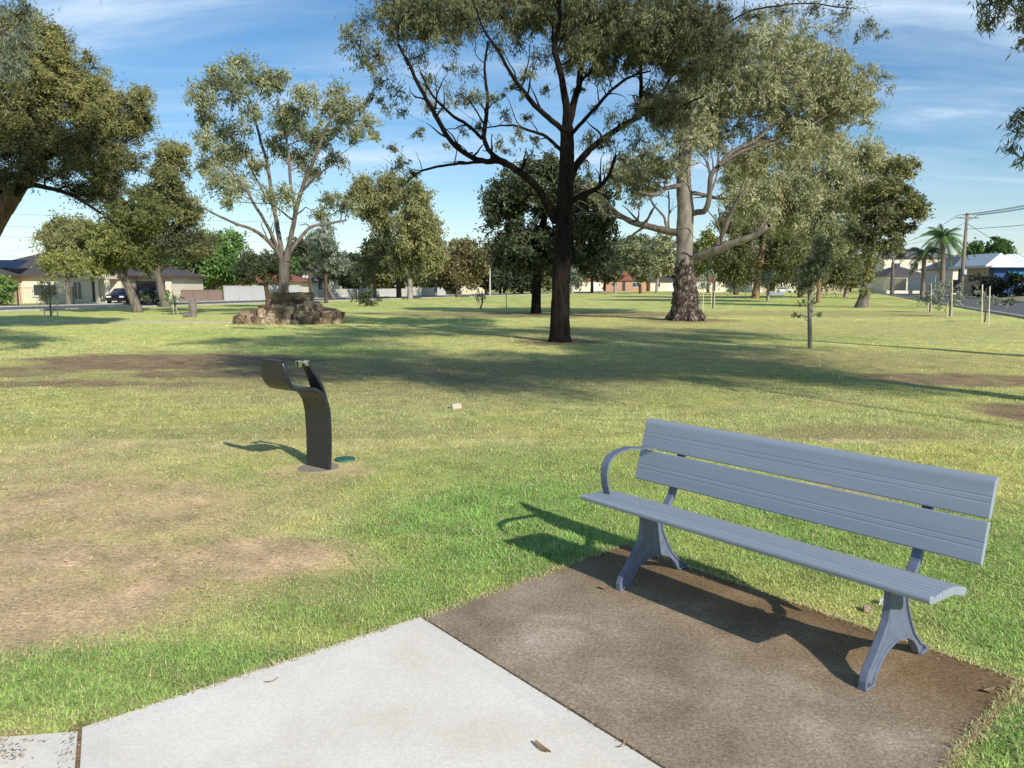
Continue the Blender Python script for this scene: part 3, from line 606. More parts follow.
class Crown:
    def __init__(s): s.c = []; s.ax = []; s.L = []; s.W = []; s.t = []
    def clump(s, c, r, n, L, W, rg, droop=.6, tint=(.15, .95), tufts=None, tsig=.30, flat=.8):
        """n leaves in a clump of radius r made of several tufts; returns the tuft centres"""
        k = tufts or int(np.clip(n / 45, 3, 14))
        d = rg.normal(size=(k, 3)); d /= np.linalg.norm(d, axis=1)[:, None]
        tc_ = np.array(c) + d * r * (.35 + .65 * rg.random((k, 1)) ** .6) * np.array((1, 1, flat))
        ti = rg.integers(0, k, n)
        sig = r * tsig * (.6 + .8 * rg.random(k))
        td = rg.normal(size=(k, 3)) * np.array((1, 1, .6)) + np.array((0, 0, -1.1 * droop)) + d * .5; td /= np.linalg.norm(td, axis=1)[:, None]
        p = tc_[ti] + rg.normal(size=(n, 3)) * sig[ti][:, None] * .78 + td[ti] * (rg.normal(size=n) * 1.5 * sig[ti])[:, None]
        a = rg.normal(size=(n, 3)); a /= np.linalg.norm(a, axis=1)[:, None]; a = a * .75 + td[ti] * .75
        a[:, 2] = a[:, 2] * (1 - droop) - droop * (.5 + .7 * rg.random(n)); a /= np.linalg.norm(a, axis=1)[:, None]
        s.c.append(p); s.ax.append(a); s.L.append(L * (.65 + .7 * rg.random(n))); s.W.append(W * (.7 + .6 * rg.random(n)))
        tb = tint[0] + (tint[1] - tint[0]) * rg.random(k)
        s.t.append(np.clip(tb[ti] * .55 + .45 * (tint[0] + (tint[1] - tint[0]) * rg.random(n)), 0, 1))
        return tc_
    def build(s, name, mat, parent, org, rg):
        c, a = np.vstack(s.c) - np.array(org), np.vstack(s.ax); L, W, t = map(np.concatenate, (s.L, s.W, s.t)); n = len(c)
        q = rg.normal(size=(n, 3)); b = np.cross(a, q); b /= np.linalg.norm(b, axis=1)[:, None] + 1e-9
        V = np.empty((n, 4, 3)); hL, hW = L[:, None] / 2, W[:, None] / 2
        V[:, 0] = c - a * hL; V[:, 1] = c + b * hW - a * hL * .1; V[:, 2] = c + a * hL; V[:, 3] = c - b * hW - a * hL * .1
        return np_mesh(name, V.reshape(-1, 3), np.arange(n * 4).reshape(-1, 4), mat, parent, tint=np.repeat(t, 4))
stats = {}
def tree(name, label, base, D, trunk, limbs=(), clumps=(), ells=(), leaf='gum', barkm='grey_bark', dz=3.0, cover=1.0, kpx=5.0, ar=.22, droop=.6,
         rc=None, twig=True, seed=1, cat='tree', group=None, tint=(.1, .95), sides=10, flat=.8, low=None, trunk2=None, dfun=None, off=None, tsig=.30, fill=1.0, rlim=.55, thin=.85, kink=2.0, dens=1.45, grow=1.15, bark2=None, b2w=8.0, spray=0, bias=0.0):
    """trunk / limbs: lists of (px, py, width_px[, depth offset m]); clumps: (px, py, r_px[, depth m]); ells: (px, py, rx, ry[, depth, tint lo, tint hi])"""
    rg = np.random.default_rng(seed * 101 + 5); m_px = D / F
    org = at(base[0], base[1], D); org[2] = 0
    t = thing(name, label, cat, org, 0, group)
    wood = Tubes(); wood2 = Tubes(); wb = wood2 if bark2 else wood; nodes = []; nrad = []
    def path(L, sd):
        P = [at(q[0], q[1], D + (q[3] if len(q) > 3 else 0)) for q in L]; R = [max(.006, q[2] * m_px / 2 * (thin if sd == 2 else thin ** .4)) for q in L]
        P, R = smooth_path(P, R, max(.18, D * .006)); return P, R
    P, R = path(trunk, 1)
    P[0][2] = -.05; wood.add(P - org, R, max(sides, 8), .10, rg); nodes += list(P[len(P) // 4:]); nrad += list(R[len(P) // 4:])
    for lb in limbs:
        P, R = path(lb, 2)
        jit = np.cumsum(rg.normal(size=P.shape) * .11 * m_px, axis=0); jit -= jit[0]; P = P + jit * kink
        (wb if lb[0][2] < b2w else wood).add(P - org, R, max(5, sides - 3), .10, rg); nodes += list(P); nrad += list(R)
        for k in range(int(spray * rg.uniform(.7, 1.3) * len(P) / 14)):
            q = rg.integers(len(P) // 4, len(P) - 1); tg = P[q + 1] - P[q]; tg /= np.linalg.norm(tg) + 1e-9
            d = tg * .7 + rg.normal(size=3) * .55 + np.array((0, 0, .45)); d /= np.linalg.norm(d); Ls = m_px * rg.uniform(16, 46); pts = [P[q]]
            for j in range(5): d = d + rg.normal(size=3) * .22; d /= np.linalg.norm(d); pts.append(pts[-1] + d * Ls / 5)
            r0_ = min(R[q] * .5, m_px * 1.5); sp_, sr_ = smooth_path(pts, np.linspace(r0_, r0_ * .25, 6), .25); wb.add(sp_ - org, sr_, 5); nodes += list(sp_[2:]); nrad += list(sr_[2:])
    # clump list in metres
    CL = []
    for q in clumps:
        y = (q[3] if len(q) > 3 else rg.uniform(-dz, dz) + bias); CL.append((at(q[0], q[1], D + y), q[2] * m_px * grow, tint, 1.0))
    for e in ells:
        cx, cy, rx, ry = e[:4]; dd = e[4] if len(e) > 4 and e[4] is not None else min(dz, max(rx, ry) * m_px)
        tn = (e[5], e[6]) if len(e) > 6 else tint
        r_ = rc or np.clip(min(rx, ry) * .42, 5, 14)
        n = max(4, int(fill * 2.1 * (rx * ry) / (r_ * r_) * max(.6, dd / (r_ * m_px)) ** .5))
        for k in range(n):
            d = rg.normal(size=3); d /= np.linalg.norm(d); d *= rg.random() ** .36
            rr_ = r_ * rg.uniform(.65, 1.2)
            CL.append((at(cx + d[0] * max(1, rx - rr_ * .35), cy + d[2] * max(1, ry - rr_ * .35), D + d[1] * dd + bias), rr_ * m_px, tn, 1.0))
    # grow branches to the clumps, nearest first
    top = np.array(nodes); order = sorted(range(len(CL)), key=lambda k: np.min(np.linalg.norm(top - CL[k][0], axis=1)))
    cr = Crown(); kk = kpx if D < 60 else max(3.0, kpx * .75); leafL = m_px * kk; leafW = leafL * ar
    for k in order:
        c, r, tn, cv = CL[k]
        A = np.array(nodes); d = np.linalg.norm(A - c, axis=1) + 1.6 * np.maximum(0, A[:, 2] - c[2] + .1)
        q = int(np.argmin(d)); p0, r0 = A[q], nrad[q]; dist = np.linalg.norm(c - p0)
        if dist > .25 * r:
            mid = (p0 + c) / 2 + rg.normal(size=3) * dist * .10 + np.array((0, 0, .08 * dist)); rs = min(r0 * rlim, .010 * D * .03 + .022 * dist + .012)
            bp, br = smooth_path([p0, p0 * .6 + mid * .4 + rg.normal(size=3) * dist * .05, mid, mid * .4 + c * .6 + rg.normal(size=3) * dist * .05, c], [rs, rs * .9, rs * .75, rs * .6, rs * .4], max(.25, D * .009))
            wb.add(bp - org, br, 5 if D < 50 else 4); nodes += list(bp[2:]); nrad += list(br[2:])
        n = int(cover * dens * cv * pi * r * r / (.5 * leafL * leafW * .62)); n = int(np.clip(n, 8, 2500))
        tf = cr.clump(c, r, n, leafL, leafW, rg, droop, tn, flat=flat, tsig=tsig)
        if twig and D < 60:
            for q in tf: 
                mid = (c + q) / 2 + rg.normal(size=3) * r * .12
                wb.add(np.array([c, mid, q]) - org, np.array([1, .7, .4]) * max(.008, .0006 * D), 3)
    wood.build('trunk', M[barkm], t); o = cr.build('crown', LM[leaf], t, org, rg)
    if wood2.n: wood2.build('limb', M[bark2], t)
    stats[name] = stats.get(name, 0) + len(o.data.polygons)
    return t

# dark barked gum in the middle
tree('gum_tree', 'large dark barked gum tree with forked trunk standing mid lawn behind the bench', (560, 341), 22.4,
  [(560, 343, 31), (560, 335, 25), (560, 318, 22.5), (561, 285, 21), (562, 250, 20), (564, 215, 19), (566, 185, 18), (567, 150, 16.5), (567, 126, 15)],
  [[(556, 222, 13), (549, 206, 12.5), (536, 185, 11, -.4), (520, 172, 10, -.8), (500, 160, 9, -1.2), (486, 160.5, 7.5, -1.5), (468, 155, 7, -1.8), (450, 140, 6.5, -2.1), (434, 115, 6, -2.4), (418, 87, 5, -2.6), (405, 62, 4, -2.8), (392, 40, 2.5, -3)],
   [(497, 160, 7, -1.3), (484, 140, 6.5, -1.0), (485, 118, 6, -.8), (487, 95, 5, -.6), (484, 68, 3.5, -.4), (488, 40, 2.5, -.2)],
   [(482, 138, 5, -1.0), (468, 124, 4.5, -1.4), (452, 113, 4, -1.8), (436, 95, 3, -2.2), (425, 70, 2, -2.4)],
   [(488, 161, 5, -1.5), (473, 163, 4, -1.8), (448, 166, 3.5, -2.2), (421, 172, 2.8, -2.6), (400, 188, 1.6, -3)],
   [(566, 200, 12), (572, 173, 11, .3), (582, 156, 10.5, .6), (597, 142, 9.5, .9), (617, 127, 8.5, 1.2), (637, 115, 8, 1.5), (639, 97, 6.5, 1.6), (638, 57, 5.5, 1.8), (640, 17, 4.5, 2), (642, -40, 3, 2)],
   [(634, 116, 6.5, 1.5), (652, 111, 5.5, 1.9), (666, 86, 5, 2.3), (680, 62, 4, 2.6), (705, 40, 3.4, 3), (750, 14, 3, 3.2), (800, 5, 2.5, 3.4), (850, 10, 1.8, 3.6)],
   [(637, 114, 5, 1.5), (655, 113, 4, 1.4), (680, 108, 3, 1.2), (705, 98, 2, 1)],
   [(567, 130, 14), (566, 106, 11, -.2), (560, 74, 9, -.4), (554, 49, 8, -.6), (560, 22, 6, -.8), (557, 0, 5, -1), (553, -60, 4, -1)],
   [(567, 128, 12), (577, 96, 10, .4), (582, 77, 8, .6), (585, 29, 6, .8), (588, -10, 5, 1), (592, -70, 3, 1)],
   [(564, 131, 8), (548, 117, 7.5, -.5), (534, 105, 7, -.8), (521, 88, 6, -1.1), (511, 74, 5, -1.4), (501, 54, 4, -1.6), (484, 30, 3, -1.8), (470, -10, 2, -2)],
   [(563, 151, 6), (543, 135, 4.5, .5), (517, 126, 3.5, 1), (500, 125, 2.5, 1.4), (470, 128, 1.8, 2)],
   [(570, 135, 6), (583, 122, 5.5, -.6), (600, 103, 4.5, -1.2), (612, 88, 4, -1.6), (626, 77, 3.5, -2), (650, 70, 2, -2.5)],
   [(568, 205, 9), (576, 197, 8, -.5), (595, 189, 7, -1.0), (607, 178, 5, -1.4), (615, 155, 3.5, -1.8)],
   [(581, 80, 5, .6), (592, 68, 4, .4), (598, 40, 3, .2), (606, 5, 2, 0)]],
  [(347, 36, 11, -3), (360, 46, 13, -3), (365, 20, 16), (378, 55, 16, -3), (392, 8, 20), (400, 38, 18), (385, 80, 13), (398, 96, 12), (372, 97, 10), (382, 104, 8), (430, 22, 20), (460, 12, 20), (420, 56, 15), (448, 42, 16),
   (478, 32, 18), (505, 18, 20), (500, 48, 14), (520, 40, 16), (366, 62, 11), (438, 108, 11), (455, 96, 10), (416, 130, 9), (400, 112, 8), (472, 102, 10), (400, 160, 10, -2.8), (414, 172, 8, -2.7), (396, 150, 7, -2.8), (404, 180, 6, -2.9),
   (478, 124, 9), (508, 116, 9), (520, 88, 9), (538, 58, 13), (560, 38, 17), (590, 28, 19), (620, 18, 20), (650, 26, 20), (680, 18, 22), (702, 48, 20), (690, 80, 15), (722, 18, 20), (662, 68, 15), (640, 58, 12), (604, 66, 11),
   (580, 92, 8), (612, 118, 11), (640, 140, 13), (622, 160, 12), (602, 148, 9), (650, 108, 11), (680, 106, 12), (755, 16, 14, 3), (785, 12, 13, 3.3), (815, 10, 13, 3.4), (845, 12, 13, 3.5), (868, 24, 12, 3.6), (880, 36, 8, 3.6), (858, 38, 7, 3.6), (738, 42, 13),
   (640, 172, 9), (590, 176, 7), (612, 178, 8), (500, 140, 7), (526, 118, 8), (544, 88, 8), (432, 82, 11), (470, 70, 10), (450, 70, 8), (412, 12, 16), (440, -10, 20), (480, -15, 22), (530, -10, 22), (570, -20, 24), (620, -25, 24), (670, -25, 24), (710, -20, 22),
   (478, 96, 10), (498, 100, 9), (516, 134, 9), (536, 140, 8), (505, 150, 7), (590, 138, 11), (610, 140, 11), (630, 122, 11), (595, 110, 9), (560, 70, 10), (530, 76, 10), (572, 58, 11), (460, 132, 7), (445, 146, 6), (588, 160, 9), (636, 190, 10), (603, 205, 7), (450, -60, 24), (510, -70, 28), (570, -90, 30), (630, -80, 30), (690, -65, 26), (760, -30, 22), (600, -130, 28), (545, -125, 26), (660, -120, 22), (800, -20, 18), (390, -30, 20), (840, -15, 16)],
  ells=[(430, 14, 60, 30, 3), (540, 2, 75, 34, 3), (600, 45, 46, 36, 3, .1, .9), (650, 25, 60, 46, 3.2, .05, .8), (700, 45, 42, 46, 3, .0, .7), (664, 105, 30, 22, 3, .0, .7)], fill=.8, leaf='iron_gum', barkm='iron', dz=3.0, cover=1.0, rc=8, dens=.86, grow=1.0, tsig=.26, kpx=4.5, ar=.20, bias=1.4, droop=.75, seed=2, sides=16, rlim=.5, tint=(0, .98), kink=2.8, thin=.66, spray=5.5)  # lower tint ranges paint shade into the centre and right of the crown

# big river gum
tree('river_gum', 'massive pale trunked river gum with flaky dark bark at its foot and crooked low limbs', (686, 320), 36.6,
  [(686, 212, 18), (684, 190, 16.5), (684, 165, 16), (687, 140, 14), (690, 120, 11), (696, 95, 9), (705, 72, 7.5), (717, 50, 6.5), (735, 32, 5), (750, 15, 3)],
  [[(684, 255, 19), (683, 232, 18.5), (685, 212, 18)],
   [(690, 263, 13), (696, 257.5, 11.5, -.3), (714, 251, 11, -1), (732, 244.5, 9, -1.6), (751, 238, 8, -2.2), (765, 229, 7, -2.6), (768, 227.5, 5, -2.7)],
   [(713, 251, 9, -1), (721, 237, 6.5, -1.2), (728, 219, 5.5, -1.4), (735, 203, 4, -1.6), (745, 190, 3, -1.8)],
   [(685, 220, 10), (690, 214.5, 8.5), (697, 212, 8, -.4), (704, 210, 7.5, -.8), (708, 197, 7, -1), (709, 177, 6.5, -1.2), (719, 165, 6, -1.2), (733, 151, 5, -1), (752, 142, 4, -.6), (770, 126, 3, 0), (790, 116, 2, .6)],
   [(685, 194, 7), (697, 193, 5.5, .5), (711, 196, 5, 1), (725, 198, 3.5, 1.4)],
   [(679, 233, 10), (668, 231, 9.5, .3), (646, 225, 9, .9), (627, 218, 7.5, 1.4), (610, 204, 6, 1.8), (596, 192, 5, 2.2), (585, 183, 3, 2.4)],
   [(630, 219, 5, 1.4), (603, 213, 3, 1.6), (580, 211, 2, 1.8)],
   [(667, 230, 4, .3), (664, 215, 2.8, .2), (655, 204, 2.5, .1), (648, 190, 2, 0)],
   [(669, 230, 3, .3), (669, 210, 2.2, .4), (668, 190, 1.8, .5)],
   [(684, 185, 8), (676, 186, 6.5, -.4), (667, 187, 5.5, -.8), (657, 194, 4.5, -1.2), (645, 192, 3, -1.6), (630, 186, 2, -2)],
   [(687, 140, 9), (679, 133, 8, .4), (669, 112, 7, .8), (655, 98, 6, 1.2), (640, 92, 4, 1.6)],
   [(698, 93, 6), (715, 88, 5, .6), (740, 80, 4, 1.2), (770, 70, 3, 1.6), (810, 62, 2.4, 2), (850, 72, 1.6, 2.2)],
   [(719, 165, 4, -1.5), (745, 150, 3.4, -1.2), (780, 140, 2.6, -.8), (820, 120, 2, -.4), (855, 100, 1.4, 0)]],
  [(620, 180, 12), (641, 165, 12), (601, 200, 10), (650, 184, 11), (632, 200, 9), (665, 166, 11), (676, 150, 12), (612, 168, 10), (690, 140, 14), (706, 120, 15), (680, 116, 13), (721, 100, 16), (702, 86, 16), (741, 85, 18), (726, 60, 16), (760, 60, 19), (745, 36, 17),
   (775, 42, 17), (792, 60, 17), (770, 85, 18), (801, 50, 14), (811, 76, 16), (831, 66, 14), (816, 96, 16), (790, 100, 17), (760, 110, 17), (841, 86, 16), (864, 74, 13), (881, 76, 9), (861, 95, 14), (874, 106, 10), (846, 110, 15), (821, 120, 14), (790, 130, 14), (760, 134, 11),
   (741, 124, 12), (869, 124, 8), (830, 32, 11), (806, 30, 11), (786, 20, 12), (721, 146, 9), (745, 152, 9), (775, 150, 9), (660, 130, 12), (650, 110, 12), (888, 90, 6), (730, 170, 8), (700, 60, 14), (690, 165, 8), (676, 172, 8), (760, 20, 14), (655, 150, 10), (596, 185, 9), (606, 215, 6), (640, 205, 6)],
  ells=[(775, 75, 82, 52, 3.5, .3, 1), (700, 110, 45, 45, 3.5, .1, .9), (640, 175, 36, 26, 3, .1, .8), (752, 155, 30, 24, 3, .2, .9), (805, 140, 44, 24, 3, .3, 1), (840, 100, 40, 34, 3, .3, 1)], rc=8, dens=.66, spray=3.0, bias=1.2, tsig=.25, bark2='grey_bark', b2w=10.5, thin=.72, leaf='river', barkm='river', dz=3.6, cover=1.0, kpx=3.8, ar=.26, droop=.7, seed=3, sides=18, tint=(.15, 1))
rgum = [o for o in bpy.data.objects if o.name == 'river_gum'][0]
tb = Tubes(); org = np.array(rgum.location)
P, R = smooth_path([at(x, y, 36.6) for x, y in ((687, 321), (686, 316), (685.5, 305), (685, 290), (685, 276), (685, 266), (685, 256))], [q * 36.6 / F / 2 for q in (36, 31.5, 26.5, 23, 20.5, 18.2, 15)], .14)
P[0][2] = -.05; tb.add(P - org, R, 30, .26, np.random.default_rng(5))
for k in range(7):
    a = k * .9 + .3; tb.add(np.array([(cos(a) * .45, sin(a) * .45, .42), (cos(a) * .72, sin(a) * .72, .12), (cos(a) * 1.0, sin(a) * 1.0, -.05)]), [.30, .22, .10], 8)
tb.build('flaky_butt', M['flaky'], rgum)

# dark dense tree behind the middle gum
tree('dense_tree', 'dense very dark green tree standing behind the forked gum', (536, 313), 46,
  [(536, 314, 13), (536, 304, 10.5), (537, 280, 10), (540, 250, 9), (544, 220, 7), (546, 190, 5)], [],
  ells=[(530, 188, 42, 30), (502, 215, 24, 28), (575, 212, 38, 34), (528, 240, 36, 34), (586, 246, 24, 28), (510, 258, 18, 20), (547, 168, 24, 18), (560, 260, 22, 18), (600, 225, 18, 22)],
  leaf='dark', barkm='iron', dz=4, cover=1.15, kpx=4.2, ar=.42, droop=.45, seed=4)

# gum by the cairn
tree('gum_tree', 'tall many limbed gum tree with a pale forked trunk rising behind the stone cairn', (283, 316), 39.5,
  [(283, 317, 14), (283.5, 300, 12), (283.5, 280, 11.5), (284, 262, 12)],
  [[(282, 264, 9), (277.6, 251, 7, -.3), (258, 231, 5, -1), (231, 220, 3.6, -1.6), (203, 206, 2.4, -2.2), (190, 200, 1.5, -2.5)],
   [(283, 262, 9), (280, 238, 7.5, .4), (274, 208, 6, .8), (268, 169, 5, 1.1), (258, 130, 4, 1.4), (253, 106, 3, 1.6), (245, 85, 2, 1.8)],
   [(284, 262, 9), (288, 250, 8), (297, 212, 6.5, -.4), (305, 184, 5.5, -.7), (315, 157, 4.5, -1), (324, 134, 3.5, -1.2), (335, 110, 2.4, -1.4)],
   [(286, 261, 7), (293, 247, 6, .4), (309, 227, 5, 1), (325, 223, 4, 1.5), (344, 220, 3, 2)],
   [(281, 262, 6), (271, 232, 5, -.8), (256, 205, 4, -1.4), (240, 180, 3, -1.8), (225, 165, 2, -2)],
   [(296, 215, 5, -.4), (290, 180, 4.5, -.2), (288, 150, 4, 0), (283, 120, 3, .3), (278, 95, 2, .5)],
   [(303, 190, 4, -.7), (318, 175, 3, -1.2), (334, 163, 2, -1.6)],
   [(276, 210, 4, .8), (262, 190, 3, 1.4), (240, 150, 2.4, 2), (228, 135, 1.8, 2.2)]],
  [(203, 98, 13), (219, 76, 14), (239, 69, 12), (258, 79, 13), (278, 77, 10), (231, 92, 13), (209, 118, 11), (231, 134, 15), (215, 153, 14), (239, 153, 14), (219, 181, 14), (239, 186, 12), (278, 146, 12), (283, 118, 13), (297, 130, 13), (309, 95, 12), (297, 110, 11),
   (336, 96, 12), (352, 106, 12), (367, 126, 10), (356, 134, 10), (328, 134, 12), (313, 141, 13), (301, 157, 12), (278, 196, 13), (313, 173, 10), (336, 161, 10), (332, 204, 12), (348, 208, 10), (317, 216, 9), (231, 201, 8), (374, 134, 6), (328, 111, 11), (270, 84, 10), (344, 118, 10), (205, 140, 10), (250, 110, 10), (205, 168, 9), (258, 165, 9), (195, 205, 5)],
  leaf='gum', barkm='grey_bark', dz=3, cover=.95, kpx=4.4, ar=.27, droop=.6, seed=5, tint=(.35, 1), sides=12, thin=.66, spray=1.6, tsig=.25, dens=2.3, grow=1.12, flat=.75)

# big leaning tree filling the top left
tree('paperbark_tree', 'huge bronze leaved tree leaning in from the left edge over the lawn', (-62, 331), 27.3,
  [(-62, 333, 46), (-55, 310, 38), (-38, 275, 32), (-20, 245, 28), (-4, 219, 24), (10, 199, 21), (20, 185, 17), (30, 165, 12), (40, 130, 8)],
  [[(12, 196, 14), (28, 186, 9, -.6), (45, 188, 7, -1), (70, 196, 6, -1.2), (100, 214, 4, -1.4)],
   [(20, 185, 12), (45, 160, 9, .5), (80, 140, 7, 1), (120, 125, 5, 1.3), (145, 105, 3, 1.5)], [(5, 205, 12), (-5, 160, 10, 1), (0, 110, 8, 1.5), (15, 60, 5, 1.8)]],
  ells=[(30, 70, 45, 42, None, .35, 1), (72, 88, 40, 40, None, .35, 1), (103, 118, 38, 40, None, .3, 1), (18, 120, 45, 45), (60, 150, 52, 30, None, 0, .6), (112, 158, 34, 32, None, .1, .8), (141, 96, 13, 18, None, .4, 1), (20, 35, 35, 28, None, .4, 1), (50, 48, 25, 24, None, .4, 1), (92, 186, 36, 16, None, 0, .5), (10, 30, 25, 22, None, .3, 1), (25, 172, 40, 14, None, .0, .4), (-40, 90, 50, 60), (132, 130, 20, 26), (-50, 160, 40, 40)],  # tint ranges paint a lit top and shaded lower crown into the leaves
  leaf='bronze', barkm='brown_bark', dz=4.5, cover=.72, kpx=3.4, ar=.28, droop=.35, seed=6, sides=14, rc=12, tint=(.05, .95), thin=.6, tsig=.24, bark2='iron', b2w=15)
# trees along the left road
tree('olive_tree', 'low spreading yellow green tree with a pale trunk leaning left beside the road', (137, 312), 48,
  [(138, 313, 12), (134, 300, 9.5), (129, 289, 9), (124, 276, 8), (117, 262, 6), (108, 250, 4)], [[(124, 276, 5), (132, 255, 4, .5), (140, 225, 3, 1)]],
  ells=[(108, 246, 36, 26, None, .2, .9), (66, 262, 30, 12, None, .4, 1), (132, 215, 34, 32, None, .0, .6), (92, 264, 34, 13, None, .3, 1), (140, 258, 22, 18, None, 0, .5)],
  leaf='lime', barkm='grey_bark', dz=3.2, cover=1.1, kpx=4.0, ar=.34, droop=.4, seed=7, rc=9)
tree('olive_tree', 'grey olive rounded tree in the yard of the cream house at the left', (68, 300), 66,
  [(68, 301, 6), (68, 280, 5), (70, 255, 4)], ells=[(70, 242, 32, 24), (48, 236, 12, 12), (92, 236, 16, 18)], leaf='olive', barkm='grey_bark', dz=3, cover=1.1, kpx=4.2, ar=.4, seed=8, twig=False)
tree('paperbark_tree', 'tall brown olive tree with a bent grey trunk right of the leaning pale trunk', (165, 306), 61,
  [(166, 307, 11), (163, 297, 8.5), (160, 285, 8), (157, 272, 7), (160, 255, 5), (163, 225, 4)], [[(158, 272, 6), (166, 267, 4), (180, 268, 3), (194, 269, 2.5), (195, 264, 1.5)]],
  ells=[(168, 186, 24, 38), (178, 152, 18, 18, None, .3, 1), (182, 214, 20, 20), (150, 214, 20, 26), (190, 246, 26, 18, None, .1, .7), (152, 250, 16, 14), (172, 240, 22, 20, None, 0, .5)],
  leaf='bronze', barkm='grey_bark', dz=3.5, cover=1.1, kpx=4.4, ar=.34, droop=.4, seed=9, rc=9, tint=(.1, .9))
tree('round_tree', 'rounded bright green leafy tree in front of the red brick house', (206, 299), 92,
  [(206, 300, 7), (205, 285, 6), (206, 265, 5)], ells=[(210, 255, 34, 28, None, .2, 1), (190, 274, 24, 16, None, 0, .4), (225, 270, 20, 16, None, 0, .7), (222, 245, 18, 16, None, .3, 1)],
  leaf='green', barkm='grey_bark', dz=4.5, cover=1.2, kpx=4.4, ar=.55, droop=.3, seed=10, twig=False)
tree('dark_tree', 'small dark crowned tree with a thin dark trunk left of the cairn gum', (268, 306), 60,
  [(268, 307, 5), (267, 292, 4.5), (263, 276, 3.5), (260, 262, 2.5)], [[(267, 285, 3.5), (273, 272, 2.6), (277, 258, 2)]],
  ells=[(256, 264, 22, 16), (278, 270, 14, 16), (246, 274, 12, 10)], leaf='dark', barkm='brown_bark', dz=3, cover=1.0, kpx=4, ar=.35, seed=11)
for k, (bx, by, D, tr, el, lf, bk, lab) in enumerate((
  (326, 302, 75, [(326, 303, 4), (326, 285, 3.5), (325, 260, 2.5)], [(324, 245, 15, 22), (338, 262, 14, 14)], 'grey', 'brown_bark', 'slim grey green gum just right of the cairn'),
  (311, 300, 86, [(311, 301, 3.5), (310, 285, 3), (309, 262, 2)], [(310, 256, 11, 16), (300, 250, 10, 13)], 'dark', 'brown_bark', 'dark narrow tree directly behind the cairn right side'),
  (332, 298, 100, [(334, 299, 5), (329, 289, 4), (327, 281, 3.5), (330, 268, 2)], [(330, 272, 16, 12), (350, 270, 14, 14)], 'dark', 'grey_bark', 'low dark tree with a crooked forked trunk before the white fence'),
  (375, 297, 112, [(375, 298, 4), (374, 280, 3.5), (373, 262, 2)], [(373, 256, 13, 22), (364, 268, 12, 12)], 'olive', 'red_bark', 'small upright olive gum left of the twin tall gums'))):
    tree('gum_tree', lab, (bx, by), D, tr, ells=el, leaf=lf, barkm=bk, dz=3, cover=1.0, kpx=4.4, ar=.36, seed=20 + k, twig=False)
tree('gum_tree', 'tall pointed olive gum with a straight pale trunk in the middle distance', (410, 299), 100,
  [(410, 300, 6), (410, 285, 5), (409, 260, 4), (411, 220, 3), (412, 190, 2)], ells=[(411, 222, 24, 40, None, .2, 1), (418, 205, 16, 24, None, .2, 1), (428, 242, 18, 36, None, .2, .9), (405, 255, 20, 20, None, .1, .7), (436, 258, 8, 20)],
  leaf='olive', barkm='pale_bark', dz=4, cover=1.05, kpx=4.6, ar=.34, droop=.6, seed=30, twig=False)
tree('gum_tree', 'tall olive gum with a dark trunk beside the pale trunked pointed one', (399, 298), 106,
  [(399, 299, 6), (398, 280, 5), (392, 250, 4), (386, 210, 3)], ells=[(380, 208, 22, 38, None, .2, .9), (362, 200, 14, 26), (394, 190, 14, 20, None, .2, 1), (388, 250, 22, 22, None, .1, .6), (352, 195, 8, 10)],
  leaf='olive', barkm='brown_bark', dz=4, cover=1.0, kpx=4.6, ar=.34, droop=.6, seed=31, twig=False)
row = [(436, 295, 130, [(442, 263, 14, 27)], 'rust', 'rusty brown narrow tree right of the tall pointed gum'),
       (457, 297, 118, [(464, 264, 24, 22), (446, 270, 16, 18)], 'rust', 'rounded brown and olive tree with a pale trunk foot'),
       (452, 292.5, 200, [(456, 250, 11, 11), (452, 262, 12, 14)], 'olive', 'small round crowned tree on the skyline between the far gums'),
       (474, 293, 185, [(474, 256, 20, 17), (480, 268, 18, 15)], 'olive', 'dense olive rounded tree in the far tree line'),
       (500, 293.5, 172, [(497, 262, 15, 19), (507, 270, 14, 15), (490, 255, 10, 11)], 'lime', 'yellow olive tree behind the pale lamp post'),
       (520, 293, 185, [(518, 275, 14, 12)], 'olive', 'low olive tree half hidden by the dense dark tree'),
       (572, 293, 180, [(574, 268, 16, 17)], 'grey', 'pale olive tree just right of the forked gum trunk'),
       (592, 292.5, 195, [(592, 270, 14, 12), (602, 262, 12, 12)], 'grey', 'grey green tree before the far cream houses'),
       (615, 292.8, 190, [(613, 262, 14, 22), (604, 272, 12, 12)], 'dark', 'dark narrow crowned tree before the far red roof'),
       (640, 293.5, 172, [(634, 255, 20, 20, None, .1, .8), (640, 270, 18, 12)], 'gum', 'broad grey olive gum left of the river gum trunk'),
       (657, 292.6, 190, [(662, 248, 18, 22), (668, 266, 14, 14)], 'river', 'tall light olive gum close left of the river gum trunk'),
       (708, 292.5, 195, [(708, 252, 10, 24), (700, 262, 8, 14)], 'lime', 'sunlit yellow green tree seen right of the river gum trunk')]
for k, (bx, by, D, el, lf, lab) in enumerate(row):
    tree('far_tree', lab, (bx, by), D, [(bx, by + .6, 3.6), (bx, by - 8, 3), (el[0][0], el[0][1] + 5, 2)], ells=el, leaf=lf, barkm=('pale_bark', 'brown_bark')[k % 2], dz=6, cover=1.15, kpx=4.4, ar=.5, droop=.4, seed=40 + k, twig=False, group='trees of the far tree line')

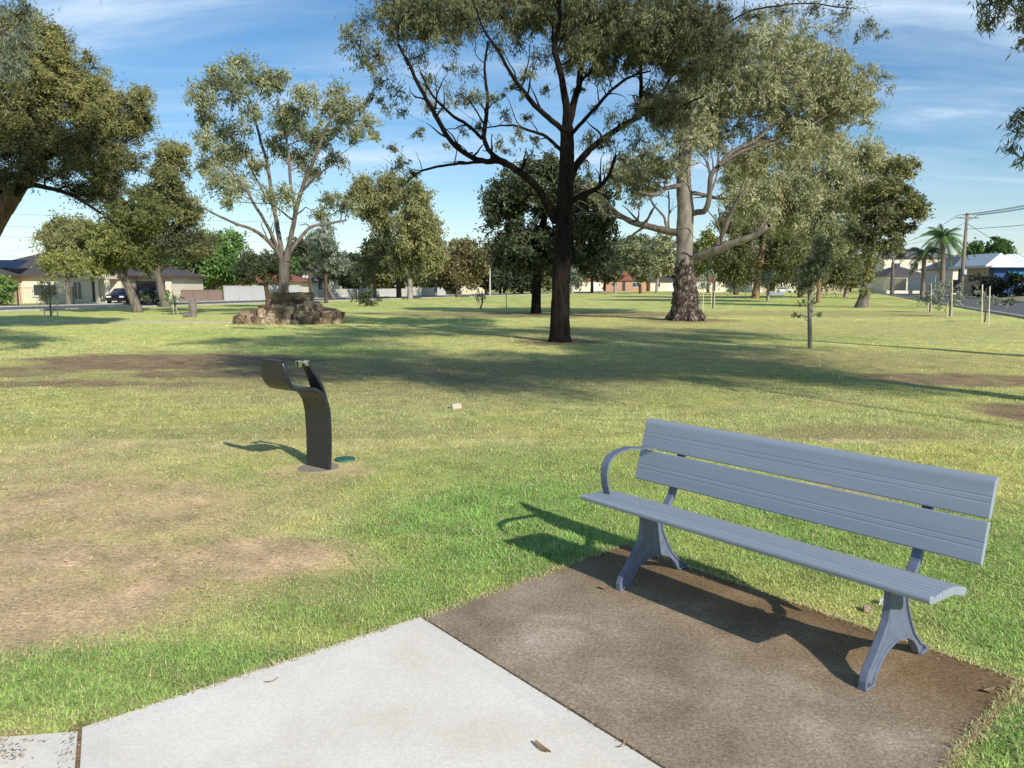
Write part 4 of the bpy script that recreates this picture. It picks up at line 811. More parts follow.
rg = np.random.default_rng(12)
for k, (px, D, rx, ry, cy) in enumerate(((300, 150, 20, 14, 272), (338, 160, 18, 15, 268), (360, 175, 18, 14, 270), (424, 190, 18, 14, 271), (444, 235, 16, 13, 270), (488, 240, 18, 13, 271), (512, 225, 18, 14, 270), (536, 240, 18, 13, 272), (560, 245, 18, 14, 270), (584, 285, 20, 13, 270),
        (604, 290, 18, 15, 266), (628, 295, 18, 16, 262), (654, 290, 20, 18, 260), (676, 285, 18, 14, 266), (700, 280, 18, 14, 264), (722, 270, 20, 14, 264), (770, 250, 24, 16, 266), (805, 255, 22, 16, 268), (850, 240, 22, 16, 268), (872, 235, 16, 12, 272), (150, 130, 22, 16, 262), (248, 150, 20, 12, 270), (285, 165, 20, 15, 270), (318, 140, 16, 16, 268), (350, 128, 16, 16, 272), (372, 150, 16, 18, 268), (430, 150, 14, 20, 266), (452, 160, 14, 18, 268), (486, 150, 16, 17, 270), (504, 165, 16, 18, 268), (522, 170, 14, 16, 272), (262, 128, 16, 14, 268), (282, 135, 14, 14, 268), (384, 200, 20, 13, 272), (404, 180, 18, 14, 270), (466, 215, 18, 14, 268), (574, 270, 18, 16, 264), (616, 275, 18, 18, 260), (642, 280, 18, 18, 258), (690, 285, 18, 16, 262), (742, 262, 20, 16, 262), (788, 255, 20, 16, 266), (826, 245, 20, 16, 266))):
    tree('far_tree', 'dull green tree in the hazy far tree line behind the houses', (px, 286.4 + 1220 / D), D, [(px, 287.5 + 1220 / D, 3), (px, 280, 2.5), (px, cy + 2, 2)], ells=[(px, cy, rx * 1.2, ry * 1.15, None, .0, .7), (px + rx * .4, cy + ry * .6, rx, ry * .7, None, 0, .5)],
         leaf=('olive', 'dark', 'gum', 'green')[int(rg.integers(4))], barkm='brown_bark', dz=6, cover=1.1, kpx=4.6, ar=.6, droop=.3, seed=200 + k, twig=False, group='hazy trees behind the far houses')
# right hand group
tree('orange_trunk_gum', 'olive gum with a leaning orange brown trunk behind the broken pale limb', (755, 298), 105,
  [(755, 299, 9), (757, 285, 7.5), (760, 265, 6.5), (764, 240, 5), (768, 210, 4)], [[(758, 282, 3), (750, 272, 2), (740, 266, 1.4)]],
  ells=[(740, 215, 22, 34, None, .1, .8), (765, 215, 24, 32, None, .1, .8), (735, 265, 26, 24, None, 0, .5), (790, 250, 26, 30, None, 0, .6), (752, 185, 20, 20, None, .2, 1)], leaf='olive', barkm='red_bark', dz=5, cover=1.1, kpx=4.6, ar=.36, droop=.55, seed=60, twig=False)
tree('dark_tree', 'dark brownish broad tree with a dark trunk left of the orange trunk', (736, 294), 150,
  [(736, 295, 6), (735, 280, 5), (735, 262, 4)], ells=[(725, 266, 22, 20), (745, 255, 22, 22)], leaf='bronze', barkm='brown_bark', dz=6, cover=1.2, kpx=4.4, ar=.5, seed=61, twig=False, tint=(0, .6))
tree('casuarina_tree', 'dark fine leaved casuarina whose crown hangs low behind the staked sapling', (800, 297), 112,
  [(800, 298, 5), (800, 285, 4.5), (802, 255, 4), (804, 225, 3)], ells=[(795, 262, 32, 26), (825, 262, 26, 28), (808, 235, 28, 26), (775, 272, 18, 16), (845, 270, 20, 20)], leaf='bronze', barkm='brown_bark', dz=5, cover=1.05, kpx=4.4, ar=.3, droop=.6, seed=62, twig=False, tint=(.1, .75))
tree('gum_tree', 'airy light olive gum with a wide sunlit crown right of the river gum', (818, 302), 76,
  [(818, 303, 5), (819, 285, 4.5), (820, 255, 4), (817, 220, 3.5), (812, 180, 3)], [[(819, 258, 3), (800, 225, 2.5, -1), (775, 190, 2, -2)], [(818, 235, 3), (845, 200, 2.5, 1), (865, 165, 2, 1.5)]],
  ells=[(745, 195, 22, 32, None, .3, 1), (775, 205, 26, 36, None, .25, 1), (808, 195, 26, 38, None, .2, 1), (842, 165, 24, 30, None, .3, 1), (872, 160, 20, 26, None, .3, 1), (850, 205, 28, 28, None, .2, 1), (822, 235, 26, 24, None, .1, .8), (735, 175, 10, 14), (888, 180, 8, 22), (830, 140, 18, 14, None, .3, 1), (790, 170, 20, 20, None, .2, 1)],
  leaf='river', barkm='red_bark', dz=4.5, cover=.85, kpx=4.6, ar=.30, droop=.7, seed=63, rc=10, tint=(.15, .95), twig=False)
tree('gum_tree', 'pale thin forked trunk gum standing near the street at the right', (845, 297), 115,
  [(845, 298, 5), (848, 285, 4), (852, 270, 3.5), (853, 258, 3)], [[(853, 258, 2.5), (849, 248, 2)], [(853, 258, 2.5), (857, 247, 2)]], ells=[(856, 238, 20, 18), (840, 246, 16, 16)], leaf='dark', barkm='pale_bark', dz=4, cover=1, kpx=4.4, ar=.4, seed=64, twig=False)
tree('cypress_tree', 'tree with tiered dark bronze foliage pads and a gnarled leaning trunk near the street', (861, 307), 59,
  [(861, 308, 15), (863, 300, 11), (866, 288, 10), (869, 275, 8), (866, 255, 7), (864, 235, 6), (868, 205, 4)], [[(866, 250, 5), (880, 225, 4, -.5), (897, 200, 3, -1)], [(868, 272, 4), (878, 262, 3), (884, 245, 2)]],
  ells=[(900, 168, 20, 12, None, .3, 1), (890, 188, 24, 12, None, .1, .9), (908, 205, 20, 15, None, .2, .9), (885, 215, 26, 16, None, .0, .8), (868, 200, 18, 20), (898, 232, 18, 13, None, .0, .7), (866, 235, 20, 18, None, 0, .6), (920, 212, 8, 9, None, .3, 1), (888, 245, 12, 8)],
  leaf='bronze', barkm='grey_bark', dz=3.2, cover=1.25, kpx=4.0, ar=.38, droop=.2, seed=65, rc=7, dens=1.2)
bush_cr = [o for o in bpy.data.objects if o.name == 'cypress_tree'][0]
rg = np.random.default_rng(77)
cr = Crown()
for q in ((869, 268, 9), (872, 260, 7), (867, 277, 6), (866, 292, 5)): cr.clump(at(q[0], q[1], 58.6), q[2] * PX(58.6), 260, .28, .10, rg, .2, (.4, 1))
cr.build('trunk_sprouts', LM['lime'], bush_cr, np.array(bush_cr.location), rg)
tree('street_tree', 'slim street tree with a small dark crown on the far kerb left of the palms', (892, 294.6), 148,
  [(892, 295, 4.5), (892.5, 280, 4), (893, 262, 3)], ells=[(890, 246, 13, 8), (898, 252, 10, 7), (884, 252, 8, 6)], leaf='gum', barkm='grey_bark', dz=2.5, cover=.9, kpx=3.4, ar=.4, seed=66, twig=False, tint=(0, .6))
tree('broad_tree', 'dense green broad tree far behind the white roofed house', (985, 293), 185,
  [(985, 294, 5), (985, 275, 4), (985, 262, 3)], ells=[(976, 251, 13, 10), (996, 248, 16, 10), (1006, 252, 10, 9), (985, 258, 22, 8)], leaf='green', barkm='brown_bark', dz=5, cover=1.2, kpx=4, ar=.6, seed=67, twig=False, tint=(0, .6))

# trees outside the right edge: their low twigs hang into view, their shade lies on the lawn
def near_tree(name, label, base, H, blobs, hang, seed, barkm='grey_bark', leaf='gum', r0=.38, cover=1.7):
    rg = np.random.default_rng(seed); org = np.array((base[0], base[1], 0.0)); t = thing(name, label, 'tree', org)
    wood = Tubes(); cr = Crown(); bx, by = base
    P, R = smooth_path([(bx, by, -.05), (bx + .1, by, H * .15), (bx - .1, by + .1, H * .32), (bx, by, H * .5), (bx + .2, by, H * .8)], [r0 * 1.3, r0, r0 * .85, r0 * .6, r0 * .25], .25)
    wood.add(P - org, R, 14, .1, rg); nodes = list(P[len(P) // 4:]); nr = list(R[len(P) // 4:])
    CL = []
    for (x, y, z, rx, ry, rz_, n) in blobs:
        for k in range(n):
            d = rg.normal(size=3); d /= np.linalg.norm(d); d *= rg.random() ** .45
            CL.append((np.array((x + d[0] * rx, y + d[1] * ry, z + d[2] * rz_)), rg.uniform(.6, 1.0), 0))
    for h in hang: CL.append((np.array(h[:3]), h[3], 1))
    A0 = np.array(nodes)
    for c, r, hg in sorted(CL, key=lambda q: np.min(np.linalg.norm(A0 - q[0], axis=1))):
        A = np.array(nodes); q = int(np.argmin(np.linalg.norm(A - c, axis=1) + 1.2 * np.maximum(0, A[:, 2] - c[2]) * (0 if hg else 1))); p0 = A[q]; dist = np.linalg.norm(c - p0)
        mid = (p0 + c) / 2 + rg.normal(size=3) * dist * .08 + np.array((0, 0, .12 * dist)); rs = min(nr[q] * .6, .02 * dist + .012)
        bp, br = smooth_path([p0, mid, c], [rs, rs * .7, rs * .35], .3); wood.add(bp - org, br, 5); nodes += list(bp[2:]); nr += list(br[2:])
        n = int(cover * pi * r * r / (.5 * .15 * .03 * .6))
        tf = cr.clump(c, r, min(n, 1400), .15 if not hg else .125, .03 if not hg else .019, rg, .8, (0, .8), tufts=9, tsig=.34 if not hg else .27, flat=1.0)
        for q in tf: wood.add(np.array([c, (c + q) / 2 + rg.normal(size=3) * r * .1, q]) - org, [.012, .008, .004], 3)
    wood.build('trunk', M[barkm], t); o = cr.build('crown', LM[leaf], t, org, rg); stats[name] = stats.get(name, 0) + len(o.data.polygons)
    return t
hangA = [(*at(x, y, 10.5), r) for x, y, r in ((1000, 8, .24), (1018, 22, .24), (985, 22, .14), (1010, -12, .3), (1032, 35, .2), (990, 2, .2), (1030, 0, .3), (1018, 130, .16), (1012, 148, .10), (1024, 155, .14), (1030, 120, .2), (1022, 112, .13))]
near_tree('overhanging_gum', 'gum outside the right edge whose drooping twigs hang into the top right corner', (11.9, 4.0), 12,
  [(13.2, 8.3, 9.5, 3.2, 3.0, 2.2, 26), (11.5, 5.5, 8.5, 2.5, 2.5, 1.6, 20), (9.8, 8.6, 7.6, 1.2, 1.5, .8, 8)], hangA, 81)
near_tree('overhanging_gum', 'gum behind the viewpoint at the right that shades the middle of the lawn', (16.0, -6.0), 9,
  [(8.6, .8, 10.5, 4.2, 3.2, 2.0, 34), (5.2, 2.6, 9.8, 3.2, 2.8, 1.3, 18), (3.8, 7.5, 10.6, 3.2, 3.0, 1.0, 17), (11.4, 2.0, 9, 2, 2.4, 1.5, 12)], [], 82)
near_tree('overhanging_gum', 'gum beyond the right edge that throws dappled shade around the staked sapling', (15.2, 12.6), 10,
  [(10.4, 13, 10.8, 4.0, 2.6, 1.6, 30), (5.6, 12.2, 10.8, 3.2, 2.6, 1.1, 15), (14, 14, 9, 2.5, 2.5, 1.6, 12)], [], 84)
near_tree('overhanging_gum', 'gum outside the left edge with pale leaves hanging into the top left corner', (-11.8, 11.6), 12,
  [(-10.5, 12.6, 9.3, 2.6, 2.4, 1.6, 20), (-12.5, 13, 8, 2.4, 2, 1.6, 10), (-11, 18.5, 10.6, 3.2, 1.4, .7, 18), (-6.6, 10.2, 9.8, 1.4, 1.2, .6, 6)], [(*at(x, y, 13.0), r) for x, y, r in ((3, 30, .36), (16, 14, .26), (24, 40, .20), (8, 60, .24), (26, 6, .2), (-8, 76, .4), (20, 66, .14))], 83, leaf='grey')

# palms
M['palm_bark'] = bark('palm_bark', (.13, .10, .075), (.33, .27, .21), scale=5, sz=2.5)
def palm(label, px, base_py, D, top_py, tw, n, Lf, seed, lf):
    rg = np.random.default_rng(seed); b0 = at(px, base_py, D); b0[2] = 0; tp = at(px + 2, top_py, D); t = thing('palm_tree', label, 'palm', b0, 0, 'palms across the street')
    P, R = smooth_path([b0, (b0 + tp) / 2 + (.1, 0, 0), tp], [tw * .6, tw * .5, tw * .42], .5); wd = Tubes(); wd.add(P - b0, R, 10, .15, rg); wd.build('trunk', M['palm_bark'], t)
    V, Q, T = [], [], []; k = 0
    for f in range(n):
        az = f * 2.4 + rg.random() * .5; el = rg.uniform(-.35, 1.25); d = np.array((cos(az), sin(az), 0)); L = Lf * rg.uniform(.8, 1.1); sv = np.array((-sin(az), cos(az), 0)); s = np.linspace(0, 1, 30)
        pts = [tp + d * L * (cos(el) * q * .95) + np.array((0, 0, L * (sin(el) * q - .75 * q * q * (1 - .35 * sin(el))))) for q in s]
        for q in range(1, 30):
            w_ = L * .17 * sin(pi * min(1, .12 + s[q] * .86)) + .05
            for sg in (-1, 1):
                a = pts[q]; tip = a + sv * sg * w_ + d * .10 * L - np.array((0, 0, w_ * .75)); e = (pts[q] - pts[q - 1]) * .5
                V += [a - e, a + e, tip]; Q.append((k, k + 1, k + 2)); T += [.2 + .7 * rg.random()] * 3; k += 3
            e = np.array((0, 0, .03)); V += [pts[q - 1] + e, pts[q - 1] - e, pts[q]]; Q.append((k, k + 1, k + 2)); T += [.9] * 3; k += 3
    np_mesh('fronds', np.array(V) - b0, np.array(Q), LM[lf], t, tint=T, sides=3)
palm('shorter dark fronded palm across the street, left of the power pole', 922, 299, 98, 252, .50, 22, 3.0, 91, 'dark')
palm('taller yellow green palm across the street, next to the power pole', 941, 299, 95, 236, .55, 26, 3.4, 92, 'green')

# saplings with stakes
M['stake'] = plain('pale_timber_stake', (.66, .59, .48), rough=.85, var=.15)
M['grey_guard'] = plain('grey_sapling_stem', (.21, .19, .18), rough=.85, var=.25, scale=12)
M['steel_post'] = plain('dark_steel_post', (.05, .05, .05), rough=.6)
def sapling(label, bpx, bpy_, stem_top, ells, stakes, leaf='grey', seed=1, sw=1.6, cover=.7, stemm='grey_bark', kL=.13, n=1.0, post='stake', D=None):
    rg = np.random.default_rng(seed); g = ground(bpx, bpy_) if D is None else at(bpx, bpy_, D); g[2] = 0; D = g[1]; m_ = PX(D)
    t = thing('staked_sapling' if stakes else 'sapling', label, 'sapling', g); wd = Tubes(); tp = at(stem_top[0], stem_top[1], D)
    P, R = smooth_path([g, g * .5 + tp * .5 + (rg.normal() * .04, 0, 0), tp], [sw * m_ / 2 * 1.1, sw * m_ / 2, sw * m_ / 5], .12); wd.add(P - g, R, 7, .12, rg)
    cr = Crown()
    for e in ells:
        for k in range(e[4] if len(e) > 4 else 5):
            d = rg.normal(size=3); d /= np.linalg.norm(d); d *= rg.random() ** .4
            c = at(e[0] + d[0] * e[2], e[1] + d[2] * e[3], D + d[1] * e[2] * m_); q = P[int(np.argmin(np.linalg.norm(P - c, axis=1) + .8 * np.maximum(0, P[:, 2] - c[2] + .1)))]
            wd.add(np.array([q, (q + c) / 2 + (0, 0, .05), c]) - g, [.012, .009, .004], 4)
            L = max(kL, 3.2 * m_); cr.clump(c, min(e[2], e[3]) * .55 * m_, int(max(6, cover * n * pi * (min(e[2], e[3]) * .55 * m_) ** 2 / (.5 * L * L * .3 * .6))), L, L * .3, rg, .6, (.1, 1), tufts=4)
    wd.build('stem', M[stemm], t); cr.build('leaves', LM[leaf], t, g, rg)
    for (x0, y0, x1, y1) in stakes:
        a = ground(x0, y0) if abs(ground(x0, y0)[1] - D) < 4 else np.array((at(x0, y0, D)[0], D, 0)); b = at(x1, y1, a[1]); a[2] = 0
        mb = MB(); mb.cyl(a - g - np.array((0, 0, .05)), b - g, .028, .026, 6); mb.build('stake', M[post], t, bevel=.003, segs=1)
    return t
sapling('young gum with thick grey stem and dark hanging leaves before the olive gums', 810, 348, (812, 244), [(812, 268, 15, 18, 14), (808, 287, 13, 9, 8), (818, 250, 10, 16, 8), (797, 318, 8, 4, 3), (815, 314, 6, 4, 3), (808, 300, 9, 6, 3)], [], 'gum', 101, sw=4.0, stemm='grey_guard', kL=.15, cover=1.5)
sapling('sapling between two tall pale stakes nearest the right road kerb', 985, 322, (986, 288), [(990, 300, 14, 8, 6), (1003, 302, 9, 6, 4), (980, 292, 6, 5, 3)], [(981.5, 324, 982.5, 284), (988.5, 325, 990, 286)], 'grey', 102)
sapling('bushy grey green sapling with two pale stakes, middle of the three by the right road', 950, 316, (949, 280), [(940, 296, 14, 10, 7), (950, 288, 10, 8, 5), (956, 298, 8, 8, 3)], [(947.5, 317, 947.5, 303), (951.5, 317, 952.5, 280)], 'grey', 103)
sapling('sapling with two thin stakes, farthest of the three by the right road', 930, 312, (930, 282), [(927, 296, 10, 9, 6), (934, 286, 8, 7, 4)], [(928, 312, 928.5, 303), (931, 312.5, 931.5, 283)], 'grey', 104)
sapling('thin pale leaved sapling among three short white stakes at the left', 51, 317, (49, 276), [(47, 292, 9, 12, 7), (43, 282, 6, 6, 3), (54, 298, 6, 7, 3)], [(45, 318, 44, 307), (52, 318, 52, 306), (57.5, 318, 57, 300)], 'river', 105)
sapling('leaning sapling with two white stakes near the standing stone', 176, 314, (172, 290), [(176, 297, 10, 6, 5), (168, 300, 8, 5, 3)], [(174, 314, 171, 291), (178.5, 318, 175.5, 306)], 'green', 106)
sapling('dark bushy shrub beside one white stake right of the cairn', 368, 306, (367, 286), [(366, 296, 9, 8, 7), (372, 299, 8, 7, 5), (359, 299, 7, 7, 4)], [(357.5, 305, 357.5, 290)], 'dark', 107, cover=1.0)
sapling('thin sapling beside a dark steel post in the shade left of the dense tree', 480, 309, (482, 292), [(480, 298, 8, 6, 5)], [(506.5, 309, 506, 294)], 'grey', 108, post='steel_post')
sapling('small round grey green sapling beside two pale stakes right of the river gum', 713, 308, (713, 278), [(706, 281, 10, 7, 6), (714, 276, 8, 6, 4)], [(703.5, 300, 703.5, 288), (711.5, 307, 711.5, 288), (714.5, 308, 714.5, 292)], 'grey', 109)
sapling('pale stemmed sapling with a pale round head left of the distant bench', 768, 301, (768, 284), [(764, 280, 9, 8, 6), (774, 274, 10, 6, 5)], [(745.5, 298, 745.5, 292)], 'grey', 110, sw=3.2, stemm='pale_bark')

# ------------------------------------------------------------------ roads and kerbs
M['asphalt'] = surface_mat('asphalt', [(.3, (.085, .085, .09)), (.7, (.145, .145, .15))], scale=1.2, rough=.9, bump=.3, bscale=60)
M['kerb'] = plain('kerb_concrete', (.42, .41, .38), rough=.9, var=.2)
M['footpath'] = plain('footpath_concrete', (.46, .44, .40), rough=.9, var=.15)
def strip(name, x0, k, off0, off1, y0, y1, z, mat, th=.06):
    """long strip beside the line x = x0 + k*y, between two sideways offsets"""
    n = math.hypot(1, k); V = [(x0 + k * y + o * 1 / n, y - o * k / n, zz) for y in (y0, y1) for o in (off0, off1) for zz in (z - th, z)]
    return structure(MB().add(V, [(0, 1, 3, 2), (4, 6, 7, 5), (0, 4, 5, 1), (2, 3, 7, 6), (0, 2, 6, 4), (1, 5, 7, 3)]).build(name, mat))
strip('road', 9.5, .42, .15, 8.3, -80, 420, .030, M['asphalt']); strip('kerb', 9.5, .42, -.12, .15, -80, 420, .12, M['kerb'], .2); strip('kerb', 9.5, .42, 8.3, 8.57, -80, 420, .12, M['kerb'], .2)
strip('road', -49.9, .35, -8.6, -.3, -80, 420, .030, M['asphalt']); strip('kerb', -49.9, .35, -.3, -.05, -80, 420, .10, M['kerb'], .2); strip('kerb', -49.9, .35, -8.85, -8.6, -80, 420, .12, M['kerb'], .2)
strip('footpath', -49.9, .35, -11.4, -10.0, -80, 420, .05, M['footpath'])
a = MB(); a.box(-27, -11.2, 34.2, 34.75, -.05, .032); structure(a.build('park_path', M['footpath']))

# the far side of the right hand street climbs gently
n_ = math.hypot(1, .42); V, Fs = [], []
prof = [(8.6, .06), (11, .20), (14, .55), (19, 1.05), (32, 1.25), (120, 1.3)]; ys_ = np.linspace(-80, 420, 60)
for y in ys_:
    for o, z in prof: V.append((9.5 + .42 * y + o / n_, y - o * .42 / n_, z))
m_ = len(prof)
for a_ in range(len(ys_) - 1):
    for b_ in range(m_ - 1): Fs.append((a_ * m_ + b_, a_ * m_ + b_ + 1, (a_ + 1) * m_ + b_ + 1, (a_ + 1) * m_ + b_))
structure(MB().add(V, Fs).build('verge', surface_mat('verge_dirt', [(.3, (.20, .16, .10)), (.5, (.30, .27, .15)), (.7, (.33, .34, .16))], scale=.6, rough=.95, bump=.4), smooth=True))
# ------------------------------------------------------------------ houses
M['cream'] = plain('cream_render', (.72, .65, .52), rough=.9, var=.08); M['tan'] = plain('tan_render', (.55, .40, .27), rough=.9, var=.08); M['white_w'] = plain('white_wall', (.74, .72, .66), rough=.85, var=.06)
M['brickred'] = surface_mat('red_brick', [(.3, (.20, .075, .05)), (.7, (.34, .14, .09))], scale=12, rough=.9, bump=.2)
M['orange'] = surface_mat('orange_brick', [(.3, (.42, .22, .13)), (.7, (.58, .34, .22))], scale=9, rough=.9, bump=.1)
M['roof_dark'] = surface_mat('dark_roof_tiles', [(.3, (.050, .045, .045)), (.7, (.11, .10, .10))], scale=7, rough=.8, bump=.5, bscale=14)
M['roof_red'] = surface_mat('red_roof_tiles', [(.3, (.20, .065, .04)), (.7, (.36, .13, .08))], scale=6, rough=.85, bump=.5, bscale=14)
M['roof_grey'] = surface_mat('grey_roof', [(.3, (.12, .125, .135)), (.7, (.20, .205, .215))], scale=5, rough=.7, bump=.3, bscale=14)
M['roof_white'] = plain('white_metal_roof', (.72, .73, .74), rough=.5, var=.05)
M['blue_w'] = plain('blue_wall', (.02, .07, .22), rough=.6); M['cyan'] = plain('cyan_awning', (.02, .30, .48), rough=.6)
M['glass'] = plain('window_glass', (.05, .06, .075), rough=.08, spec=.8); M['frame_w'] = plain('white_frame', (.7, .7, .68), rough=.5); M['door_shade_d'] = plain('dark_door_and_shade', (.045, .045, .05), rough=.5)
M['solar'] = plain('solar_panel', (.012, .018, .045), rough=.12, spec=.8); M['gutter'] = plain('brown_gutter', (.12, .06, .045), rough=.6)
def pxx(px, D): return float(at(px, 300, D)[0])
def pzz(py, D): return float(at(512, py, D)[2])
def hip_roof(t, x0, x1, y0, y1, ez, rz_, mat, oh=.45, gutter='gutter', gable=False):
    x0 -= oh; x1 += oh; y0 -= oh; y1 += oh; w, d = x1 - x0, y1 - y0; ins = 0 if gable else min(w, d) / 2; b = MB(); th = .12
    if w >= d: r0, r1 = (x0 + ins, (y0 + y1) / 2, rz_), (x1 - ins - (1e-3 if ins * 2 >= w else 0), (y0 + y1) / 2, rz_)
    else: r0, r1 = ((x0 + x1) / 2, y0 + ins, rz_), ((x0 + x1) / 2, y1 - ins, rz_)
    V = [(x0, y0, ez), (x1, y0, ez), (x1, y1, ez), (x0, y1, ez), r0, r1, (x0, y0, ez - th), (x1, y0, ez - th), (x1, y1, ez - th), (x0, y1, ez - th)]
    Fs = [(0, 1, 5, 4), (1, 2, 5), (2, 3, 4, 5), (3, 0, 4)] if w >= d else [(0, 1, 4), (1, 2, 5, 4), (2, 3, 5), (3, 0, 4, 5)]
    Fs += [(6, 7, 1, 0), (7, 8, 2, 1), (8, 9, 3, 2), (9, 6, 0, 3), (9, 8, 7, 6)]
    r = b.add(V, Fs).build('roof', M[mat], t)
    if gutter:
        g = MB(); g.box(x0 - .1, x1 + .1, y0 - .11, y0 - .005, ez - .13, ez + .02); g.box(x1 + .005, x1 + .11, y0 - .1, y1, ez - .13, ez + .02); g.build('gutter', M[gutter], r)
    return r
def opening(t, x0, x1, z0, z1, y, kind):
    if kind == 'window':
        f = MB(); q = .07
        f.box(x0, x1, y - .05, y + .02, z1 - q, z1); f.box(x0, x1, y - .05, y + .02, z0, z0 + q); f.box(x0, x0 + q, y - .049, y + .02, z0 + q, z1 - q); f.box(x1 - q, x1, y - .049, y + .02, z0 + q, z1 - q)
        f.box((x0 + x1) / 2 - .03, (x0 + x1) / 2 + .03, y - .045, y + .02, z0 + q, z1 - q); f.box(x0 - .06, x1 + .06, y - .12, y + .02, z0 - .08, z0 - .002)
        fo = f.build('window', M['frame_w'], t); MB().box(x0 + q, x1 - q, y - .02, y - .012, z0 + q, z1 - q).build('pane', M['glass'], fo)
    elif kind == 'door':
        do = MB().box(x0, x1, y - .03, y + .01, z0, z1).build('door', M['door_shade_d'], t); MB().cyl((x1 - .12, y - .03, 1.0), (x1 - .12, y - .10, 1.0), .03, n=8).build('handle', M['bolt'], do)
    else: MB().box(x0, x1, y - .02, y + .01, z0, z1).build('garage_door' if kind == 'garage' else 'carport_shade_panel', M['door_shade_d'] if kind != 'garage' else M['frame_w'], t)  # the carport's dark panel stands in for its shaded inside
def house(label, D, px0, px1, eave, ridge, dp, wall, roof, ops=(), name='house', gable=False, gutter='gutter', oh=.45):
    cx = (pxx(px0, D) + pxx(px1, D)) / 2; t = thing(name, label, 'house', (cx, D, 0)); x0, x1 = pxx(px0, D) - cx, pxx(px1, D) - cx; ez, rz_ = pzz(eave, D), pzz(ridge, D + dp / 2)
    MB().box(x0, x1, 0, dp, -.2, ez - .125).build('wall', M[wall], t)
    hip_roof(t, x0, x1, 0, dp, ez, rz_, roof, oh, gutter, gable)
    for (a, b, c, d, k) in ops: opening(t, pxx(a, D) - cx, pxx(b, D) - cx, max(.02, pzz(d, D)), pzz(c, D), 0, k)
    return t, cx
# cream house at the left
D = 74
h1, cx = house('cream house with dark tiled hip roof and solar panels at the far left', D, -45, 122, 275.5, 249, 13, 'cream', 'roof_dark', ((74, 83, 281, 300, 'window'), (93, 101, 281, 302, 'door'), (34, 58, 284, 296, 'window')))
X = lambda p: pxx(p, D) - cx
MB().box(X(-45) - .01, X(22), -2.4, -.003, -.2, pzz(276.5, D)).build('wall', M['tan'], h1)
hip_roof(h1, X(-45), X(22), -2.4, 4.0, pzz(275.5, D) + .01, pzz(258, D), 'roof_dark', .45)
b = MB(); b.box(X(92), X(121), -2.2, -.01, pzz(279, D), pzz(274.6, D)); b.box(X(107.5), X(110.5), -2.1, -1.8, 0, pzz(279, D)); b.box(X(117), X(120.5), -2.1, -1.8, 0, pzz(279, D)); b.build('porch', M['cream'], h1)
MB().box(X(92), X(121), -2.2, -.3, .0, .16).build('porch_step', M['footpath'], h1)
for k in range(3):
    p0 = np.array((X(-6) + k * 1.15, -2.4, pzz(275.5, D))); sl_ = (pzz(258, D) - pzz(275.5, D)) / 3.65
    yy0, yy1 = -1.35, .30; V = [(p0[0], yy0, p0[2] + sl_ * (yy0 + 2.85) + .07), (p0[0] + 1.1, yy0, p0[2] + sl_ * (yy0 + 2.85) + .07), (p0[0] + 1.1, yy1, p0[2] + sl_ * (yy1 + 2.85) + .07), (p0[0], yy1, p0[2] + sl_ * (yy1 + 2.85) + .07)]
    V += [(a, b_, c - .04) for a, b_, c in V]; MB().add(V, [(0, 1, 2, 3), (4, 7, 6, 5), (0, 4, 5, 1), (1, 5, 6, 2), (2, 6, 7, 3), (3, 7, 4, 0)]).build('solar_panel', M['solar'], h1)
h2, cx = house('cream carport with a dark flat panel for its shaded opening beside the cream hip roofed house', D + 3, 124, 172, 276, 266, 8, 'cream', 'roof_dark', ((128, 166, 281, 302, 'carport'),), name='carport')
house('low red brick house with red tiled roof behind the round green tree', 100, 172, 222, 279, 268, 11, 'brickred', 'roof_red', ((180, 184, 283, 293, 'window'), (190, 195, 282, 297, 'door'), (205, 213, 283, 293, 'window')))
house('white house with long red tiled roof behind the cairn gum', 112, 228, 300, 281.5, 270.5, 11, 'white_w', 'roof_red', ((240, 252, 284, 292, 'window'), (258, 264, 283, 297, 'door'), (270, 280, 284, 292, 'window')))
house('white gabled house with a dark grey roof right of the cairn gum', 126, 303, 327, 272, 263, 10, 'white_w', 'roof_grey', ((309, 315, 277, 285, 'window'), (319, 323, 277, 292, 'door')))
house('cream house glimpsed between the rusty trees in the middle distance', 165, 436, 486, 281, 274, 11, 'cream', 'roof_dark', ((444, 452, 283, 289, 'window'), (470, 478, 283, 289, 'window')))
house('far cream house with orange garage door seen right of the forked gum trunk', 256, 573, 603, 280.5, 275, 11, 'cream', 'roof_red', ((578, 582, 282.5, 287, 'window'), (590, 598, 282.5, 290.8, 'garage')))
house('far orange brick house with a big red tiled roof left of the river gum', 258, 606, 646, 280.5, 270.5, 13, 'orange', 'roof_red', ((612, 617, 282.5, 287, 'window'), (622, 625, 282, 290.8, 'door'), (632, 640, 282.5, 287, 'window')))
house('far cream house with brown roof just left of the river gum trunk', 262, 650, 682, 281.5, 276, 11, 'cream', 'roof_dark', ((655, 660, 283, 287, 'window'), (668, 675, 283, 290.8, 'garage')))
house('far cream house with red tiled roof right of the river gum trunk', 225, 694, 748, 280, 268.5, 13, 'cream', 'roof_red', ((700, 705, 282, 288, 'window'), (712, 715, 281.5, 291, 'door'), (725, 733, 282, 288, 'window')))
house('pale house behind the dark casuarina at the end of the park', 210, 752, 838, 281, 274, 12, 'white_w', 'roof_grey', ((764, 770, 283, 289, 'window'), (790, 797, 283, 289, 'window'), (815, 819, 282.5, 291, 'door')))
